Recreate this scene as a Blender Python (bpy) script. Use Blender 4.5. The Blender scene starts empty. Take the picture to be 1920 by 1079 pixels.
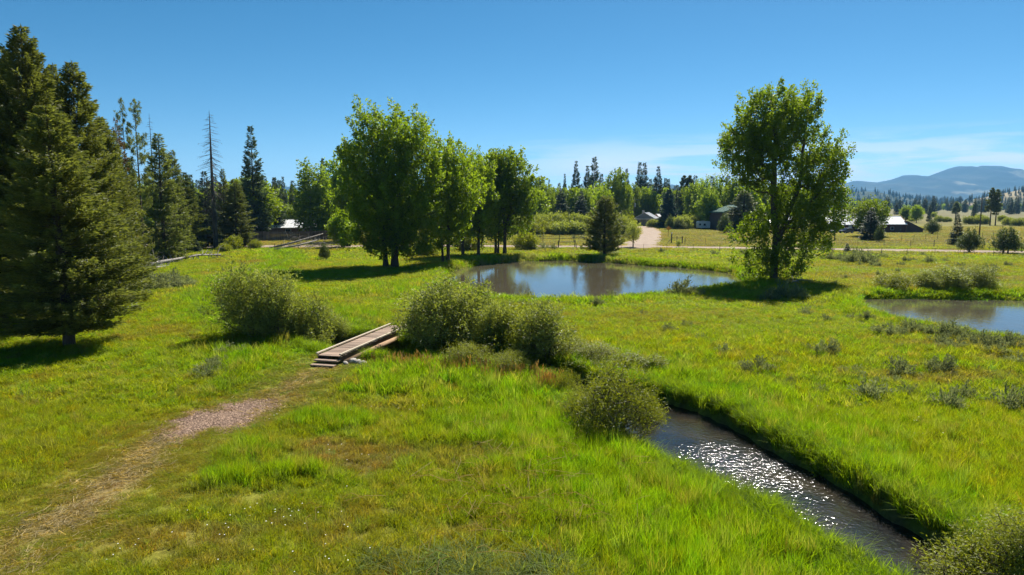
import bpy, bmesh, math, random
import numpy as np
from mathutils import Vector, Matrix, Euler

R = math.radians
scene = bpy.context.scene
COL = scene.collection
CLOUD_AT = (3.0, 1.1, 0.37)
HAZE = 7e-5
HAZEC = (.20, .55, 1.0)
DENS = 1.0

# ------------------------------------------------------------------ camera, world, sun, exposure
CAM_H = 8.0
PITCH = R(6.9)
cam = bpy.data.cameras.new('camera')
cam.sensor_width = 36.0
cam.lens = 24.0
cam.clip_start = 0.1
cam.clip_end = 60000
cam_o = bpy.data.objects.new('camera', cam)
COL.objects.link(cam_o)
cam_o.location = (0, 0, CAM_H)
cam_o.rotation_euler = (R(90) - PITCH, 0, 0)
scene.camera = cam_o

SUN_AZ, SUN_EL = R(25), R(48)          # azimuth to the right of the view, elevation
world = bpy.data.worlds.new('World')
scene.world = world
world.use_nodes = True
wn, wl = world.node_tree.nodes, world.node_tree.links
for n in list(wn):
    wn.remove(n)
w_out = wn.new('ShaderNodeOutputWorld')
w_bg = wn.new('ShaderNodeBackground')
w_bg.inputs['Strength'].default_value = 0.057
sky = wn.new('ShaderNodeTexSky')
sky.sky_type = 'NISHITA'
sky.sun_disc = False
sky.sun_elevation = SUN_EL
sky.sun_rotation = SUN_AZ
sky.altitude = 2000
sky.air_density = 0.7
sky.dust_density = 0.5
sky.ozone_density = 0.8
# thin fair weather cloud streaks low over the horizon
tc = wn.new('ShaderNodeTexCoord')
sep = wn.new('ShaderNodeSeparateXYZ')
wl.new(tc.outputs['Generated'], sep.inputs[0])
mp = wn.new('ShaderNodeMapping')
mp.inputs['Scale'].default_value = (4.0, 4.0, 46.0)
mp.inputs['Location'].default_value = CLOUD_AT
wl.new(tc.outputs['Generated'], mp.inputs[0])
cn = wn.new('ShaderNodeTexNoise')
cn.inputs['Scale'].default_value = 1.0
cn.inputs['Detail'].default_value = 7
cn.inputs['Roughness'].default_value = 0.55
cn.inputs['Distortion'].default_value = 0.3
wl.new(mp.outputs[0], cn.inputs['Vector'])
cr = wn.new('ShaderNodeMapRange')
cr.inputs['From Min'].default_value = 0.46
cr.inputs['From Max'].default_value = 0.56
wl.new(cn.outputs['Fac'], cr.inputs['Value'])
band = wn.new('ShaderNodeMapRange')          # clouds thin out above about 6 degrees
band.inputs['From Min'].default_value = 0.10
band.inputs['From Max'].default_value = 0.055
wl.new(sep.outputs['Z'], band.inputs['Value'])
mm = wn.new('ShaderNodeMath'); mm.operation = 'MULTIPLY'
wl.new(cr.outputs[0], mm.inputs[0]); wl.new(band.outputs[0], mm.inputs[1])
mm2 = wn.new('ShaderNodeMath'); mm2.operation = 'MULTIPLY'; mm2.inputs[1].default_value = 0.9
wl.new(mm.outputs[0], mm2.inputs[0])
mix = wn.new('ShaderNodeMix'); mix.data_type = 'RGBA'
mix.inputs['B'].default_value = (8.2, 8.8, 9.3, 1)
side = wn.new('ShaderNodeMapRange')          # the streaks lie ahead and to the right, none to the left
side.inputs['From Min'].default_value = -0.06
side.inputs['From Max'].default_value = 0.12
wl.new(sep.outputs['X'], side.inputs['Value'])
mm3 = wn.new('ShaderNodeMath'); mm3.operation = 'MULTIPLY'
wl.new(mm2.outputs[0], mm3.inputs[0]); wl.new(side.outputs[0], mm3.inputs[1])
wl.new(mm3.outputs[0], mix.inputs['Factor'])
hsv = wn.new('ShaderNodeHueSaturation')        # clear mountain air: a purer blue than the model's
hsv.inputs['Saturation'].default_value = 1.36
hsv.inputs['Hue'].default_value = 0.486
hsv.inputs['Value'].default_value = 1.0
wl.new(sky.outputs[0], hsv.inputs['Color'])
wl.new(hsv.outputs[0], mix.inputs['A'])
wl.new(mix.outputs['Result'], w_bg.inputs['Color'])
wl.new(w_bg.outputs[0], w_out.inputs['Surface'])

sun = bpy.data.lights.new('sun', 'SUN')
sun.energy = 4.7
sun.angle = R(0.53)
sun.color = (1.0, 0.95, 0.86)
sun_o = bpy.data.objects.new('sun', sun)
COL.objects.link(sun_o)
SDIR = Vector((math.sin(SUN_AZ) * math.cos(SUN_EL), math.cos(SUN_AZ) * math.cos(SUN_EL), math.sin(SUN_EL)))
sun_o.rotation_euler = SDIR.to_track_quat('Z', 'Y').to_euler()
sun_o.location = (0, 0, 200)

scene.view_settings.view_transform = 'Standard'
scene.view_settings.look = 'None'
scene.view_settings.exposure = 1.0
scene.view_settings.gamma = 1.0
scene.view_settings.use_curve_mapping = False
scene.render.engine = 'CYCLES'
cy = scene.cycles
cy.max_bounces = 10
cy.diffuse_bounces = 5
cy.glossy_bounces = 3
cy.transmission_bounces = 4
cy.transparent_max_bounces = 8
cy.volume_bounces = 0
cy.sample_clamp_indirect = 6.0
cy.caustics_reflective = False
cy.caustics_refractive = False
cy.use_denoising = True
try:
    cy.denoiser = 'OPENIMAGEDENOISE'
    cy.denoising_prefilter = 'ACCURATE'
    cy.denoising_input_passes = 'RGB_ALBEDO_NORMAL'
except Exception:
    pass

# ------------------------------------------------------------------ picture geometry: where a photo point stands on the ground
CP, SP = math.cos(PITCH), math.sin(PITCH)
def ray(px, py):
    X, Y = (px - 960) / 1280.0, -(py - 539.5) / 1280.0
    return X, CP + Y * SP, Y * CP - SP
def G(px, py, z=0.0):
    a, b, c = ray(px, py)
    t = (z - CAM_H) / c
    return a * t, b * t
def AT(px, py, Y):
    """world point seen at (px,py) at forward distance Y"""
    a, b, c = ray(px, py)
    t = Y / b
    return a * t, Y, CAM_H + c * t
def XY(px, Y):
    return AT(px, 430, Y)[0]

# ------------------------------------------------------------------ noise
def _h(ix, iy, seed):
    n = (ix * 374761393 + iy * 668265263 + seed * 974711) & 0x7fffffff
    n = ((n ^ (n >> 13)) * 1274126177) & 0x7fffffff
    n = ((n ^ (n >> 16)) * 668265263) & 0x7fffffff
    return ((n ^ (n >> 15)) & 0xffff) / 65535.0
def vnoise(x, y, seed=0):
    x = np.asarray(x, float); y = np.asarray(y, float)
    ix = np.floor(x).astype(np.int64); iy = np.floor(y).astype(np.int64)
    fx = x - ix; fy = y - iy
    fx = fx * fx * (3 - 2 * fx); fy = fy * fy * (3 - 2 * fy)
    a = _h(ix, iy, seed); b = _h(ix + 1, iy, seed); c = _h(ix, iy + 1, seed); d = _h(ix + 1, iy + 1, seed)
    return (a * (1 - fx) + b * fx) * (1 - fy) + (c * (1 - fx) + d * fx) * fy
def fbm(x, y, seed=0, oct=4):
    s = 0; a = 0.5; f = 1.0; t = 0
    for o in range(oct):
        s = s + a * vnoise(np.asarray(x) * f + 17.3 * o, np.asarray(y) * f - 9.1 * o, seed + o)
        t += a; a *= 0.5; f *= 2.03
    return s / t
def sstep(a, b, x):
    t = np.clip((np.asarray(x, float) - a) / (b - a), 0, 1)
    return t * t * (3 - 2 * t)
def poly_dist(x, y, P, W=None):
    """distance to polyline minus the half width there, and the distance alone"""
    best = np.full(np.shape(x), 1e9); bd = np.full(np.shape(x), 1e9)
    P = np.asarray(P, float)
    for i in range(len(P) - 1):
        a, b = P[i], P[i + 1]
        d = b - a
        L2 = max((d * d).sum(), 1e-9)
        t = np.clip(((x - a[0]) * d[0] + (y - a[1]) * d[1]) / L2, 0, 1)
        dd = np.hypot(x - a[0] - t * d[0], y - a[1] - t * d[1])
        w = 0 if W is None else W[i] * (1 - t) + W[i + 1] * t
        best = np.minimum(best, dd - w); bd = np.minimum(bd, dd)
    return best, bd
def poly_sd(x, y, P):
    """signed distance to a closed polygon (negative inside)"""
    P = np.asarray(P, float); n = len(P)
    d = np.full(np.shape(x), 1e18); s = np.ones(np.shape(x))
    for i in range(n):
        a, b = P[i], P[i - 1]
        e = b - a
        wx, wy = x - a[0], y - a[1]
        t = np.clip((wx * e[0] + wy * e[1]) / max((e * e).sum(), 1e-9), 0, 1)
        d = np.minimum(d, (wx - e[0] * t) ** 2 + (wy - e[1] * t) ** 2)
        c1 = y >= a[1]; c2 = y < b[1]; c3 = e[0] * wy > e[1] * wx
        flip = (c1 & c2 & c3) | (~c1 & ~c2 & ~c3)
        s = np.where(flip, -s, s)
    return s * np.sqrt(d)
def smooth_closed(P, k=2):
    P = np.asarray(P, float)
    for _ in range(k):
        Q = np.empty((len(P) * 2, 2))
        N = np.roll(P, -1, 0)
        Q[0::2] = 0.75 * P + 0.25 * N; Q[1::2] = 0.25 * P + 0.75 * N
        P = Q
    return P
def smooth_open(P, W, k=2):
    A = np.column_stack([np.asarray(P, float), np.asarray(W, float)])
    for _ in range(k):
        B = [A[0]]
        for i in range(len(A) - 1):
            B += [0.75 * A[i] + 0.25 * A[i + 1], 0.25 * A[i] + 0.75 * A[i + 1]]
        B.append(A[-1]); A = np.array(B)
    return A[:, :2], A[:, 2]

# ------------------------------------------------------------------ plan of the place
POND_Z, STREAM_Z = -0.45, -0.55
NB = .12      # the near water edge is seen over the bank and its grass
POND = smooth_closed([G(x, y, POND_Z if y < 520 else NB) for x, y in [(838, 512), (868, 503), (905, 496), (960, 490.5), (1040, 488.5), (1100, 490), (1160, 494), (1215, 499.5), (1290, 504), (1350, 510), (1378, 516), (1395, 523), (1385, 531), (1300, 538), (1250, 545), (1200, 551), (1150, 556), (1090, 561), (1020, 560), (955, 556), (915, 546), (885, 535), (850, 524)]])
POND2 = smooth_closed([G(x, y, POND_Z if y < 568 else NB + .2) for x, y in [(1615, 563), (1640, 561.5), (1700, 562), (1800, 563), (1920, 564), (2150, 566), (2300, 600), (2150, 640), (2000, 634), (1920, 627), (1860, 620), (1800, 607), (1750, 597), (1680, 582), (1640, 573)]])
_s = [(520, 478, .5), (545, 491, .55), (505, 517, .5), (445, 545, .5), (405, 573, .6), (428, 605, .7), (490, 634, .7), (575, 648, .9), (682, 664, 2.5), (750, 674, 1.5), (850, 684, .8), (950, 697, .8), (1040, 712, .8), (1100, 733, .85)]
_s = [(*G(a, b, STREAM_Z), c) for a, b, c in _s]
# the open reach: left edge seen over its grass, right edge at the water under the cut bank
for (la, lb), (ra, rb_) in [((1165, 775), (1180, 742)), ((1212, 800), (1236, 757)), ((1262, 842), (1310, 790)), ((1308, 874), (1390, 829)), ((1395, 914), (1470, 868)), ((1480, 948), (1540, 906)), ((1560, 992), (1612, 952)), ((1645, 1042), (1692, 995)), ((1760, 1110), (1800, 1055)), ((2000, 1260), (2050, 1180))]:
    l_, r_ = np.array(G(la, lb, .18)), np.array(G(ra, rb_, STREAM_Z))
    _s.append((*((l_ + r_) / 2), .5 * float(np.linalg.norm(l_ - r_)) * .86))
STREAM, STREAM_W = smooth_open([(a, b) for a, b, c in _s], [c for a, b, c in _s])
_p = [(-160, 1140), (-30, 1075), (70, 1015), (180, 930), (262, 866), (322, 812), (400, 788), (470, 768), (530, 737), (575, 703), (606, 683)]
PATH = smooth_open([G(a, b) for a, b in _p], [1] * len(_p))[0]
GRAVEL = smooth_closed([G(x, y) for x, y in [(306, 812), (318, 792), (350, 776), (400, 768), (440, 754), (485, 750), (508, 757), (488, 768), (470, 782), (476, 796), (440, 804), (395, 808), (350, 824), (322, 826)]], 1)
_r = [(-500, 468), (0, 466), (400, 464), (640, 463), (830, 462), (960, 463), (1100, 463), (1250, 464), (1400, 466), (1560, 468.5), (1700, 471), (1920, 475), (2300, 482), (3000, 497)]
ROAD = smooth_open([G(a, b) for a, b in _r], [3.4] * len(_r))[0]
_d = [(1190, 466), (1205, 456), (1216, 446), (1222, 438), (1219, 431), (1206, 425.5), (1175, 421)]
DRIVE, DRIVE_W = smooth_open([G(a, b) for a, b in _d], [5.6, 3.6, 3.1, 2.8, 2.8, 3.0, 3.2])

DECK_Z = .44
_nl, _nr, _fl, _fr = [np.array(G(a, b, DECK_Z)) for a, b in ((598.4, 664), (635, 670), (733, 609), (766, 613))]
B_O = (_nl + _nr) / 2
B_V = (_fl + _fr) / 2 - B_O
B_LEN = float(np.hypot(*B_V)); B_ROT = math.atan2(B_V[1], B_V[0])
B_WID = 1.35
def br_dist(x, y):
    return poly_dist(np.asarray(x, float), np.asarray(y, float), [B_O - B_V * .08, B_O + B_V])[1]

def raw_h(x, y):
    far = sstep(90, 140, y)
    z = 0.35 * (fbm(x / 26.0, y / 26.0, 5, 3) - 0.5) + (1 - far) * 0.16 * (fbm(x / 3.2, y / 3.2, 11, 3) - 0.5)
    # soft flattening where road and drive lie
    return z
def H(x, y):
    x = np.asarray(x, float); y = np.asarray(y, float)
    z = raw_h(x, y)
    near = (y < 130) & (y > 2)
    if np.any(near):
        xs, ys = x[near], y[near]
        zz = z[near]
        wob = 0.45 * (fbm(xs / 1.3, ys / 1.3, 41, 2) - 0.5)
        sd, _ = poly_dist(xs, ys, STREAM, STREAM_W)
        t = sstep(-0.12, 0.42, sd + .7 * wob)
        zz = (-0.95) * (1 - t) + zz * t
        for P in (POND, POND2):
            sd = poly_sd(xs, ys, P) + wob
            t = sstep(-0.2, 1.3, sd)
            zz = zz * t + (-0.95) * (1 - t)
        z = z.copy(); z[near] = zz
    return z
def H1(x, y):
    return float(H(np.array([x]), np.array([y]))[0])

LUSH = np.array((.128, .222, .007)); YEL = np.array((.240, .280, .010)); DRY = np.array((.250, .180, .052))
OLIVE = np.array((.225, .205, .018)); SOIL = np.array((.30, .225, .13)); GRAV = np.array((.265, .185, .130)); MUD = np.array((.075, .055, .034))
FIELD = np.array((.215, .205, .045)); PLAIN = np.array((.200, .185, .085)); STRAW = np.array((.26, .21, .085))

# dry and brown patches seen in the photo: (px, py, half width m, half depth m, strength)
PATCHES = [(690, 850, 4.6, 1.6, 1.0), (850, 852, 2.8, 1.3, .95), (590, 855, 2.4, 1.0, .8), (300, 1010, 2.2, .9, .8), (420, 930, 1.8, 1.0, .5), (690, 965, 1.8, .9, .6), (560, 985, 1.5, .7, .5), (640, 1010, 1.5, .8, .6), (880, 1000, .8, .4, .8), (560, 740, 2.8, 1.2, .55), (620, 720, 2.2, 1.6, .5),
           (470, 492, 4.0, 4.5, .9), (400, 515, 3.0, 3.0, .5), (1640, 520, 9, 4, .8), (1850, 522, 8, 3.5, .85), (1740, 500, 12, 5, .5), (1800, 715, 4.5, 1.5, .7), (1820, 655, 5, 1.6, .7), (1700, 640, 3, 1.2, .35), (1560, 500, 9, 4, .45), (1890, 680, 2.0, 1.5, .5), (200, 905, 1.6, .7, .5), (770, 770, 2.5, 1.0, .25), (960, 900, 1.5, .6, .4), (1350, 590, 4, 2, .3), (1310, 500, 8, 3, .35), (350, 1045, 1.6, .8, .5)]
GREENS = [(480, 850, 1.9, 1.0), (430, 905, 1.5, .8), (560, 890, 1.6, .7), (610, 790, 2.2, 1.2), (700, 730, 4, 1.5), (470, 720, 1.5, 2), (620, 600, 4, 5), (780, 545, 8, 6)]
def zones(x, y):
    """colour of the vegetation or soil, grass height (m), grass cover 0..1"""
    x = np.asarray(x, float); y = np.asarray(y, float)
    n1 = fbm(x / 7.0, y / 7.0, 21, 4); n2 = fbm(x / 1.6, y / 1.6, 31, 3); n3 = fbm(x / 22.0, y / 22.0, 51, 3)
    sd, bd = poly_dist(x, y, STREAM, STREAM_W)
    sdP = np.minimum(poly_sd(x, y, POND), poly_sd(x, y, POND2))
    pd, _ = poly_dist(x, y, PATH)
    gd = poly_sd(x, y, GRAVEL) + 0.55 * (n2 - .5)
    rd, _ = poly_dist(x, y, ROAD); dd, _ = poly_dist(x, y, DRIVE)
    lside = x < np.interp(y, STREAM[::-1, 1], STREAM[::-1, 0])
    lush = np.where(lside & (y < 36), sstep(9.0, 4.5, sd + 5 * (n1 - .5)), sstep(4.5, .6, sd + 5 * (n1 - .5)))
    for px, py, a, b in GREENS:
        cx, cy_ = G(px, py)
        lush = np.maximum(lush, .9 * sstep(1.2, .5, np.sqrt(((x - cx) / a) ** 2 + ((y - cy_) / b) ** 2) + .9 * (n2 - .5)))
    lush = np.maximum(lush, 0.8 * sstep(5, 1.0, sdP + 3 * (n1 - .5)))
    col = YEL * (.55 + .45 * n1)[:, None] + LUSH * (.45 - .45 * n1 + .1)[:, None]
    # drifts of olive and straw through the meadow
    ol = sstep(.44, .60, n3 * .45 + n1 * .35 + n2 * .2)
    col = col * (1 - .4 * ol)[:, None] + OLIVE * (.4 * ol)[:, None]
    dr = sstep(.54, .70, n1 * .5 + n2 * .5) * sstep(24, 38, y) * .55 + sstep(.52, .68, n1 * .5 + n2 * .5) * sstep(24, 12, y) * .4
    hgt = 0.13 + .14 * n1 + .18 * n2
    right = sstep(-2, 3, x - np.interp(y, STREAM[::-1, 1], STREAM[::-1, 0])) * sstep(45, 38, y)
    hgt = hgt + .16 * right
    pw = np.zeros(len(x))
    for px, py, a, b, s in PATCHES:
        cx, cy_ = G(px, py)
        q = np.sqrt(((x - cx) / a) ** 2 + ((y - cy_) / b) ** 2) + 1.1 * (n2 - .5) + .5 * (n1 - .5)
        pw = np.maximum(pw, s * sstep(1.15, .45, q))
    dr = np.maximum(dr * (1 - lush), pw)
    BR = np.array((.235, .185, .050)) * .75 + OLIVE * .25
    col = col * (1 - dr)[:, None] + BR * dr[:, None]
    hgt = hgt * (1 - .35 * dr)
    L2 = LUSH * (.75 + .5 * n2)[:, None] + YEL * (.22)
    lw = lush * (1 - .7 * pw)
    col = col * (1 - lw)[:, None] + L2 * lw[:, None]
    lowb = sstep(.0, 1.8, sdP)
    hgt = hgt * (1 - lw) + lw * (.40 + .5 * (n2 - .25) + .16 * n1)
    hgt = hgt * (.45 + .55 * np.where(y < 75, lowb, 1)) * np.where(lside & (y < 36), .62 + .38 * sstep(.2, 1.6, sd), 1)
    bq = br_dist(x, y)
    hgt = np.minimum(hgt, np.where((sd < 2.6) & (bq < 4.5), .12 + .06 * np.maximum(bq - 1, 0), 9))
    # mown and trodden way up to the footbridge
    pe = pd + .9 * (n2 - .5) + .5 * (n1 - .5)
    tr = sstep(1.25, .2, pe) * (1 - .6 * sstep(26.5, 29, y)) * (.30 + .60 * sstep(.35, .6, fbm(x / 2.4, y / 2.4, 61, 3)))
    mown = sstep(3.0, 1.8, pd + .6 * (n1 - .5))
    hgt = hgt * (1 - mown) + mown * .10
    col = col * (1 - .4 * mown)[:, None] + (OLIVE * .5 + DRY * .5) * (.4 * mown)[:, None]
    PC = SOIL * .55 + DRY * .45
    col = col * (1 - tr)[:, None] + PC * tr[:, None]
    hgt = hgt * (1 - .6 * tr)
    cover = 1 - .55 * tr - .25 * pw
    g = sstep(.0, -.35, gd)
    col = col * (1 - g)[:, None] + GRAV * g[:, None]
    cover = cover * (1 - .97 * g)
    # paddocks beyond the road and the plain
    f = sstep(118, 140, y)
    fc = FIELD * (.75 + .5 * n3)[:, None] + (STRAW - FIELD) * (.6 * sstep(.5, .66, fbm(x / 30, y / 9, 71, 3)))[:, None]
    f2 = sstep(260, 520, y)
    fc = fc * (1 - f2)[:, None] + PLAIN * (.8 + .4 * fbm(x / 120, y / 60, 81, 3))[:, None] * f2[:, None]
    col = col * (1 - f)[:, None] + fc * f[:, None]
    hgt = hgt * (1 - f) + f * .22
    e = np.minimum(rd - 3.6, dd - 3.2) + .8 * (n2 - .5)
    v = sstep(1.2, 0, e)
    col = col * (1 - .7 * v)[:, None] + SOIL * (.7 * v)[:, None]
    cover = cover * sstep(-.2, 1.0, e)
    cover = cover * (br_dist(x, y) > .78)
    # wet mud under the banks
    m = np.maximum(sstep(.42, .05, sd), sstep(.45, .05, sdP))
    col = col * (1 - m)[:, None] + MUD * m[:, None]
    cover = cover * sstep(.12, .40, np.minimum(sd, sdP))
    return col, hgt, cover, sd, sdP, pd, gd

# ------------------------------------------------------------------ materials
def nodes_of(m):
    m.use_nodes = True
    nt = m.node_tree
    for n in list(nt.nodes):
        nt.nodes.remove(n)
    return nt, nt.nodes, nt.links
def N(nt, t, **kw):
    n = nt.nodes.new(t)
    for k, v in kw.items():
        if hasattr(n, k):
            setattr(n, k, v)
    return n
def rgba(c):
    return (c[0], c[1], c[2], 1)
def mixc(nt, a, b, f, blend='MIX'):
    m = nt.nodes.new('ShaderNodeMix'); m.data_type = 'RGBA'; m.blend_type = blend
    for key, v in (('A', a), ('B', b), ('Factor', f)):
        if hasattr(v, 'links'):
            nt.links.new(v, m.inputs[key])
        elif key == 'Factor':
            m.inputs[key].default_value = v
        else:
            m.inputs[key].default_value = rgba(v)
    return m.outputs['Result']
def surf_mat(name, c1, c2, scale=3.0, rough=.8, bump=.25, stretch=(1, 1, 1), spec=.3, metal=0.0, objrand=0.0, detail=5):
    m = bpy.data.materials.new(name)
    nt, ns, ls = nodes_of(m)
    out = N(nt, 'ShaderNodeOutputMaterial'); p = N(nt, 'ShaderNodeBsdfPrincipled')
    tc = N(nt, 'ShaderNodeTexCoord'); mp = N(nt, 'ShaderNodeMapping'); mp.inputs['Scale'].default_value = stretch
    ls.new(tc.outputs['Object'], mp.inputs[0])
    no = N(nt, 'ShaderNodeTexNoise'); no.inputs['Scale'].default_value = scale; no.inputs['Detail'].default_value = detail
    ls.new(mp.outputs[0], no.inputs['Vector'])
    rg = N(nt, 'ShaderNodeMapRange'); rg.inputs['From Min'].default_value = .3; rg.inputs['From Max'].default_value = .7
    ls.new(no.outputs['Fac'], rg.inputs['Value'])
    c = mixc(nt, c1, c2, rg.outputs[0])
    if objrand:
        oi = N(nt, 'ShaderNodeObjectInfo')
        r2 = N(nt, 'ShaderNodeMapRange'); r2.inputs['To Min'].default_value = 1 - objrand; r2.inputs['To Max'].default_value = 1 + objrand
        ls.new(oi.outputs['Random'], r2.inputs['Value'])
        c = mixc(nt, c, r2.outputs[0], 1.0, 'MULTIPLY')
    ls.new(c, p.inputs['Base Color'])
    p.inputs['Roughness'].default_value = rough
    p.inputs['Specular IOR Level'].default_value = spec
    p.inputs['Metallic'].default_value = metal
    if bump:
        b = N(nt, 'ShaderNodeBump'); b.inputs['Strength'].default_value = bump; b.inputs['Distance'].default_value = .03
        ls.new(no.outputs['Fac'], b.inputs['Height']); ls.new(b.outputs[0], p.inputs['Normal'])
    ls.new(p.outputs[0], out.inputs[0])
    return m
def leaf_mat(name, c1, c2, tr=(1.5, 1.5, .8), tfac=.45, rough=.5, spec=.35, instancer=False, objrand=.18):
    """thin leaves: light both reflected and let through"""
    m = bpy.data.materials.new(name)
    nt, ns, ls = nodes_of(m)
    out = N(nt, 'ShaderNodeOutputMaterial'); p = N(nt, 'ShaderNodeBsdfPrincipled'); t = N(nt, 'ShaderNodeBsdfTranslucent')
    at = N(nt, 'ShaderNodeAttribute'); at.attribute_name = 'rnd'
    if instancer:
        ai = N(nt, 'ShaderNodeAttribute'); ai.attribute_type = 'INSTANCER'; ai.attribute_name = 'tint'
        lo = mixc(nt, ai.outputs['Color'], c1, 1.0, 'MULTIPLY'); hi = mixc(nt, ai.outputs['Color'], c2, 1.0, 'MULTIPLY')
        c = mixc(nt, lo, hi, at.outputs['Fac'])
    else:
        c = mixc(nt, c1, c2, at.outputs['Fac'])
        oi = N(nt, 'ShaderNodeObjectInfo')
        r2 = N(nt, 'ShaderNodeMapRange'); r2.inputs['To Min'].default_value = 1 - objrand; r2.inputs['To Max'].default_value = 1 + objrand
        ls.new(oi.outputs['Random'], r2.inputs['Value'])
        c = mixc(nt, c, r2.outputs[0], 1.0, 'MULTIPLY')
    ls.new(c, p.inputs['Base Color'])
    p.inputs['Roughness'].default_value = rough
    p.inputs['Specular IOR Level'].default_value = spec
    ct = mixc(nt, c, tr, 1.0, 'MULTIPLY')
    ls.new(ct, t.inputs['Color'])
    ms = N(nt, 'ShaderNodeMixShader'); ms.inputs[0].default_value = tfac
    ls.new(p.outputs[0], ms.inputs[1]); ls.new(t.outputs[0], ms.inputs[2]); ls.new(ms.outputs[0], out.inputs[0])
    return m
def ground_mat():
    m = bpy.data.materials.new('meadow_ground')
    nt, ns, ls = nodes_of(m)
    out = N(nt, 'ShaderNodeOutputMaterial'); p = N(nt, 'ShaderNodeBsdfPrincipled')
    at = N(nt, 'ShaderNodeAttribute'); at.attribute_name = 'tint'
    ge = N(nt, 'ShaderNodeNewGeometry')
    no = N(nt, 'ShaderNodeTexNoise'); no.inputs['Scale'].default_value = 5.0; no.inputs['Detail'].default_value = 8; no.inputs['Roughness'].default_value = .7
    ls.new(ge.outputs['Position'], no.inputs['Vector'])
    r = N(nt, 'ShaderNodeMapRange'); r.inputs['From Min'].default_value = .3; r.inputs['From Max'].default_value = .7; r.inputs['To Min'].default_value = .55; r.inputs['To Max'].default_value = 1.3
    ls.new(no.outputs['Fac'], r.inputs['Value'])
    c = mixc(nt, at.outputs['Color'], r.outputs[0], 1.0, 'MULTIPLY')
    n2 = N(nt, 'ShaderNodeTexNoise'); n2.inputs['Scale'].default_value = .35; n2.inputs['Detail'].default_value = 8; n2.inputs['Roughness'].default_value = .65
    ls.new(ge.outputs['Position'], n2.inputs['Vector'])
    r3 = N(nt, 'ShaderNodeMapRange'); r3.inputs['From Min'].default_value = .3; r3.inputs['From Max'].default_value = .7; r3.inputs['To Min'].default_value = .75; r3.inputs['To Max'].default_value = 1.2
    ls.new(n2.outputs['Fac'], r3.inputs['Value'])
    c = mixc(nt, c, r3.outputs[0], 1.0, 'MULTIPLY')
    ls.new(c, p.inputs['Base Color'])
    p.inputs['Roughness'].default_value = .95; p.inputs['Specular IOR Level'].default_value = .1
    b = N(nt, 'ShaderNodeBump'); b.inputs['Strength'].default_value = .6; b.inputs['Distance'].default_value = .08
    ls.new(no.outputs['Fac'], b.inputs['Height']); ls.new(b.outputs[0], p.inputs['Normal'])
    ls.new(p.outputs[0], out.inputs[0])
    return m
def tint_mat(name, scale, lo=.7, hi=1.25, rough=.95):
    m = bpy.data.materials.new(name)
    nt, ns, ls = nodes_of(m)
    out = N(nt, 'ShaderNodeOutputMaterial'); p = N(nt, 'ShaderNodeBsdfPrincipled')
    at = N(nt, 'ShaderNodeAttribute'); at.attribute_name = 'tint'
    ge = N(nt, 'ShaderNodeNewGeometry')
    no = N(nt, 'ShaderNodeTexNoise'); no.inputs['Scale'].default_value = scale; no.inputs['Detail'].default_value = 8; no.inputs['Roughness'].default_value = .65
    ls.new(ge.outputs['Position'], no.inputs['Vector'])
    r = N(nt, 'ShaderNodeMapRange'); r.inputs['From Min'].default_value = .3; r.inputs['From Max'].default_value = .7; r.inputs['To Min'].default_value = lo; r.inputs['To Max'].default_value = hi
    ls.new(no.outputs['Fac'], r.inputs['Value'])
    ls.new(mixc(nt, at.outputs['Color'], r.outputs[0], 1.0, 'MULTIPLY'), p.inputs['Base Color'])
    p.inputs['Roughness'].default_value = rough; p.inputs['Specular IOR Level'].default_value = .1
    ls.new(p.outputs[0], out.inputs[0])
    return m
def water_mat(name, deep, shallow, scale, strength, rough, sx=(1, 1, 1), ripple_attr=None, dist=.05):
    m = bpy.data.materials.new(name)
    nt, ns, ls = nodes_of(m)
    out = N(nt, 'ShaderNodeOutputMaterial'); p = N(nt, 'ShaderNodeBsdfPrincipled')
    ge = N(nt, 'ShaderNodeNewGeometry')
    mp = N(nt, 'ShaderNodeMapping'); mp.inputs['Scale'].default_value = sx
    ls.new(ge.outputs['Position'], mp.inputs[0])
    no = N(nt, 'ShaderNodeTexNoise'); no.inputs['Scale'].default_value = scale; no.inputs['Detail'].default_value = 3
    ls.new(mp.outputs[0], no.inputs['Vector'])
    n2 = N(nt, 'ShaderNodeTexNoise'); n2.inputs['Scale'].default_value = .6; n2.inputs['Detail'].default_value = 6
    ls.new(ge.outputs['Position'], n2.inputs['Vector'])
    rr = N(nt, 'ShaderNodeMapRange'); rr.inputs['From Min'].default_value = .4; rr.inputs['From Max'].default_value = .65
    ls.new(n2.outputs['Fac'], rr.inputs['Value'])
    ls.new(mixc(nt, deep, shallow, rr.outputs[0]), p.inputs['Base Color'])
    p.inputs['Roughness'].default_value = rough; p.inputs['IOR'].default_value = 1.33
    b = N(nt, 'ShaderNodeBump'); b.inputs['Strength'].default_value = strength; b.inputs['Distance'].default_value = dist
    if ripple_attr:
        at = N(nt, 'ShaderNodeAttribute'); at.attribute_name = ripple_attr
        mu = N(nt, 'ShaderNodeMath', operation='MULTIPLY')
        ls.new(at.outputs['Fac'], mu.inputs[0]); mu.inputs[1].default_value = 1.0
        ls.new(mu.outputs[0], b.inputs['Strength'])
    ls.new(no.outputs['Fac'], b.inputs['Height'])
    ls.new(b.outputs[0], p.inputs['Normal'])
    ls.new(p.outputs[0], out.inputs[0])
    return m

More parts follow.
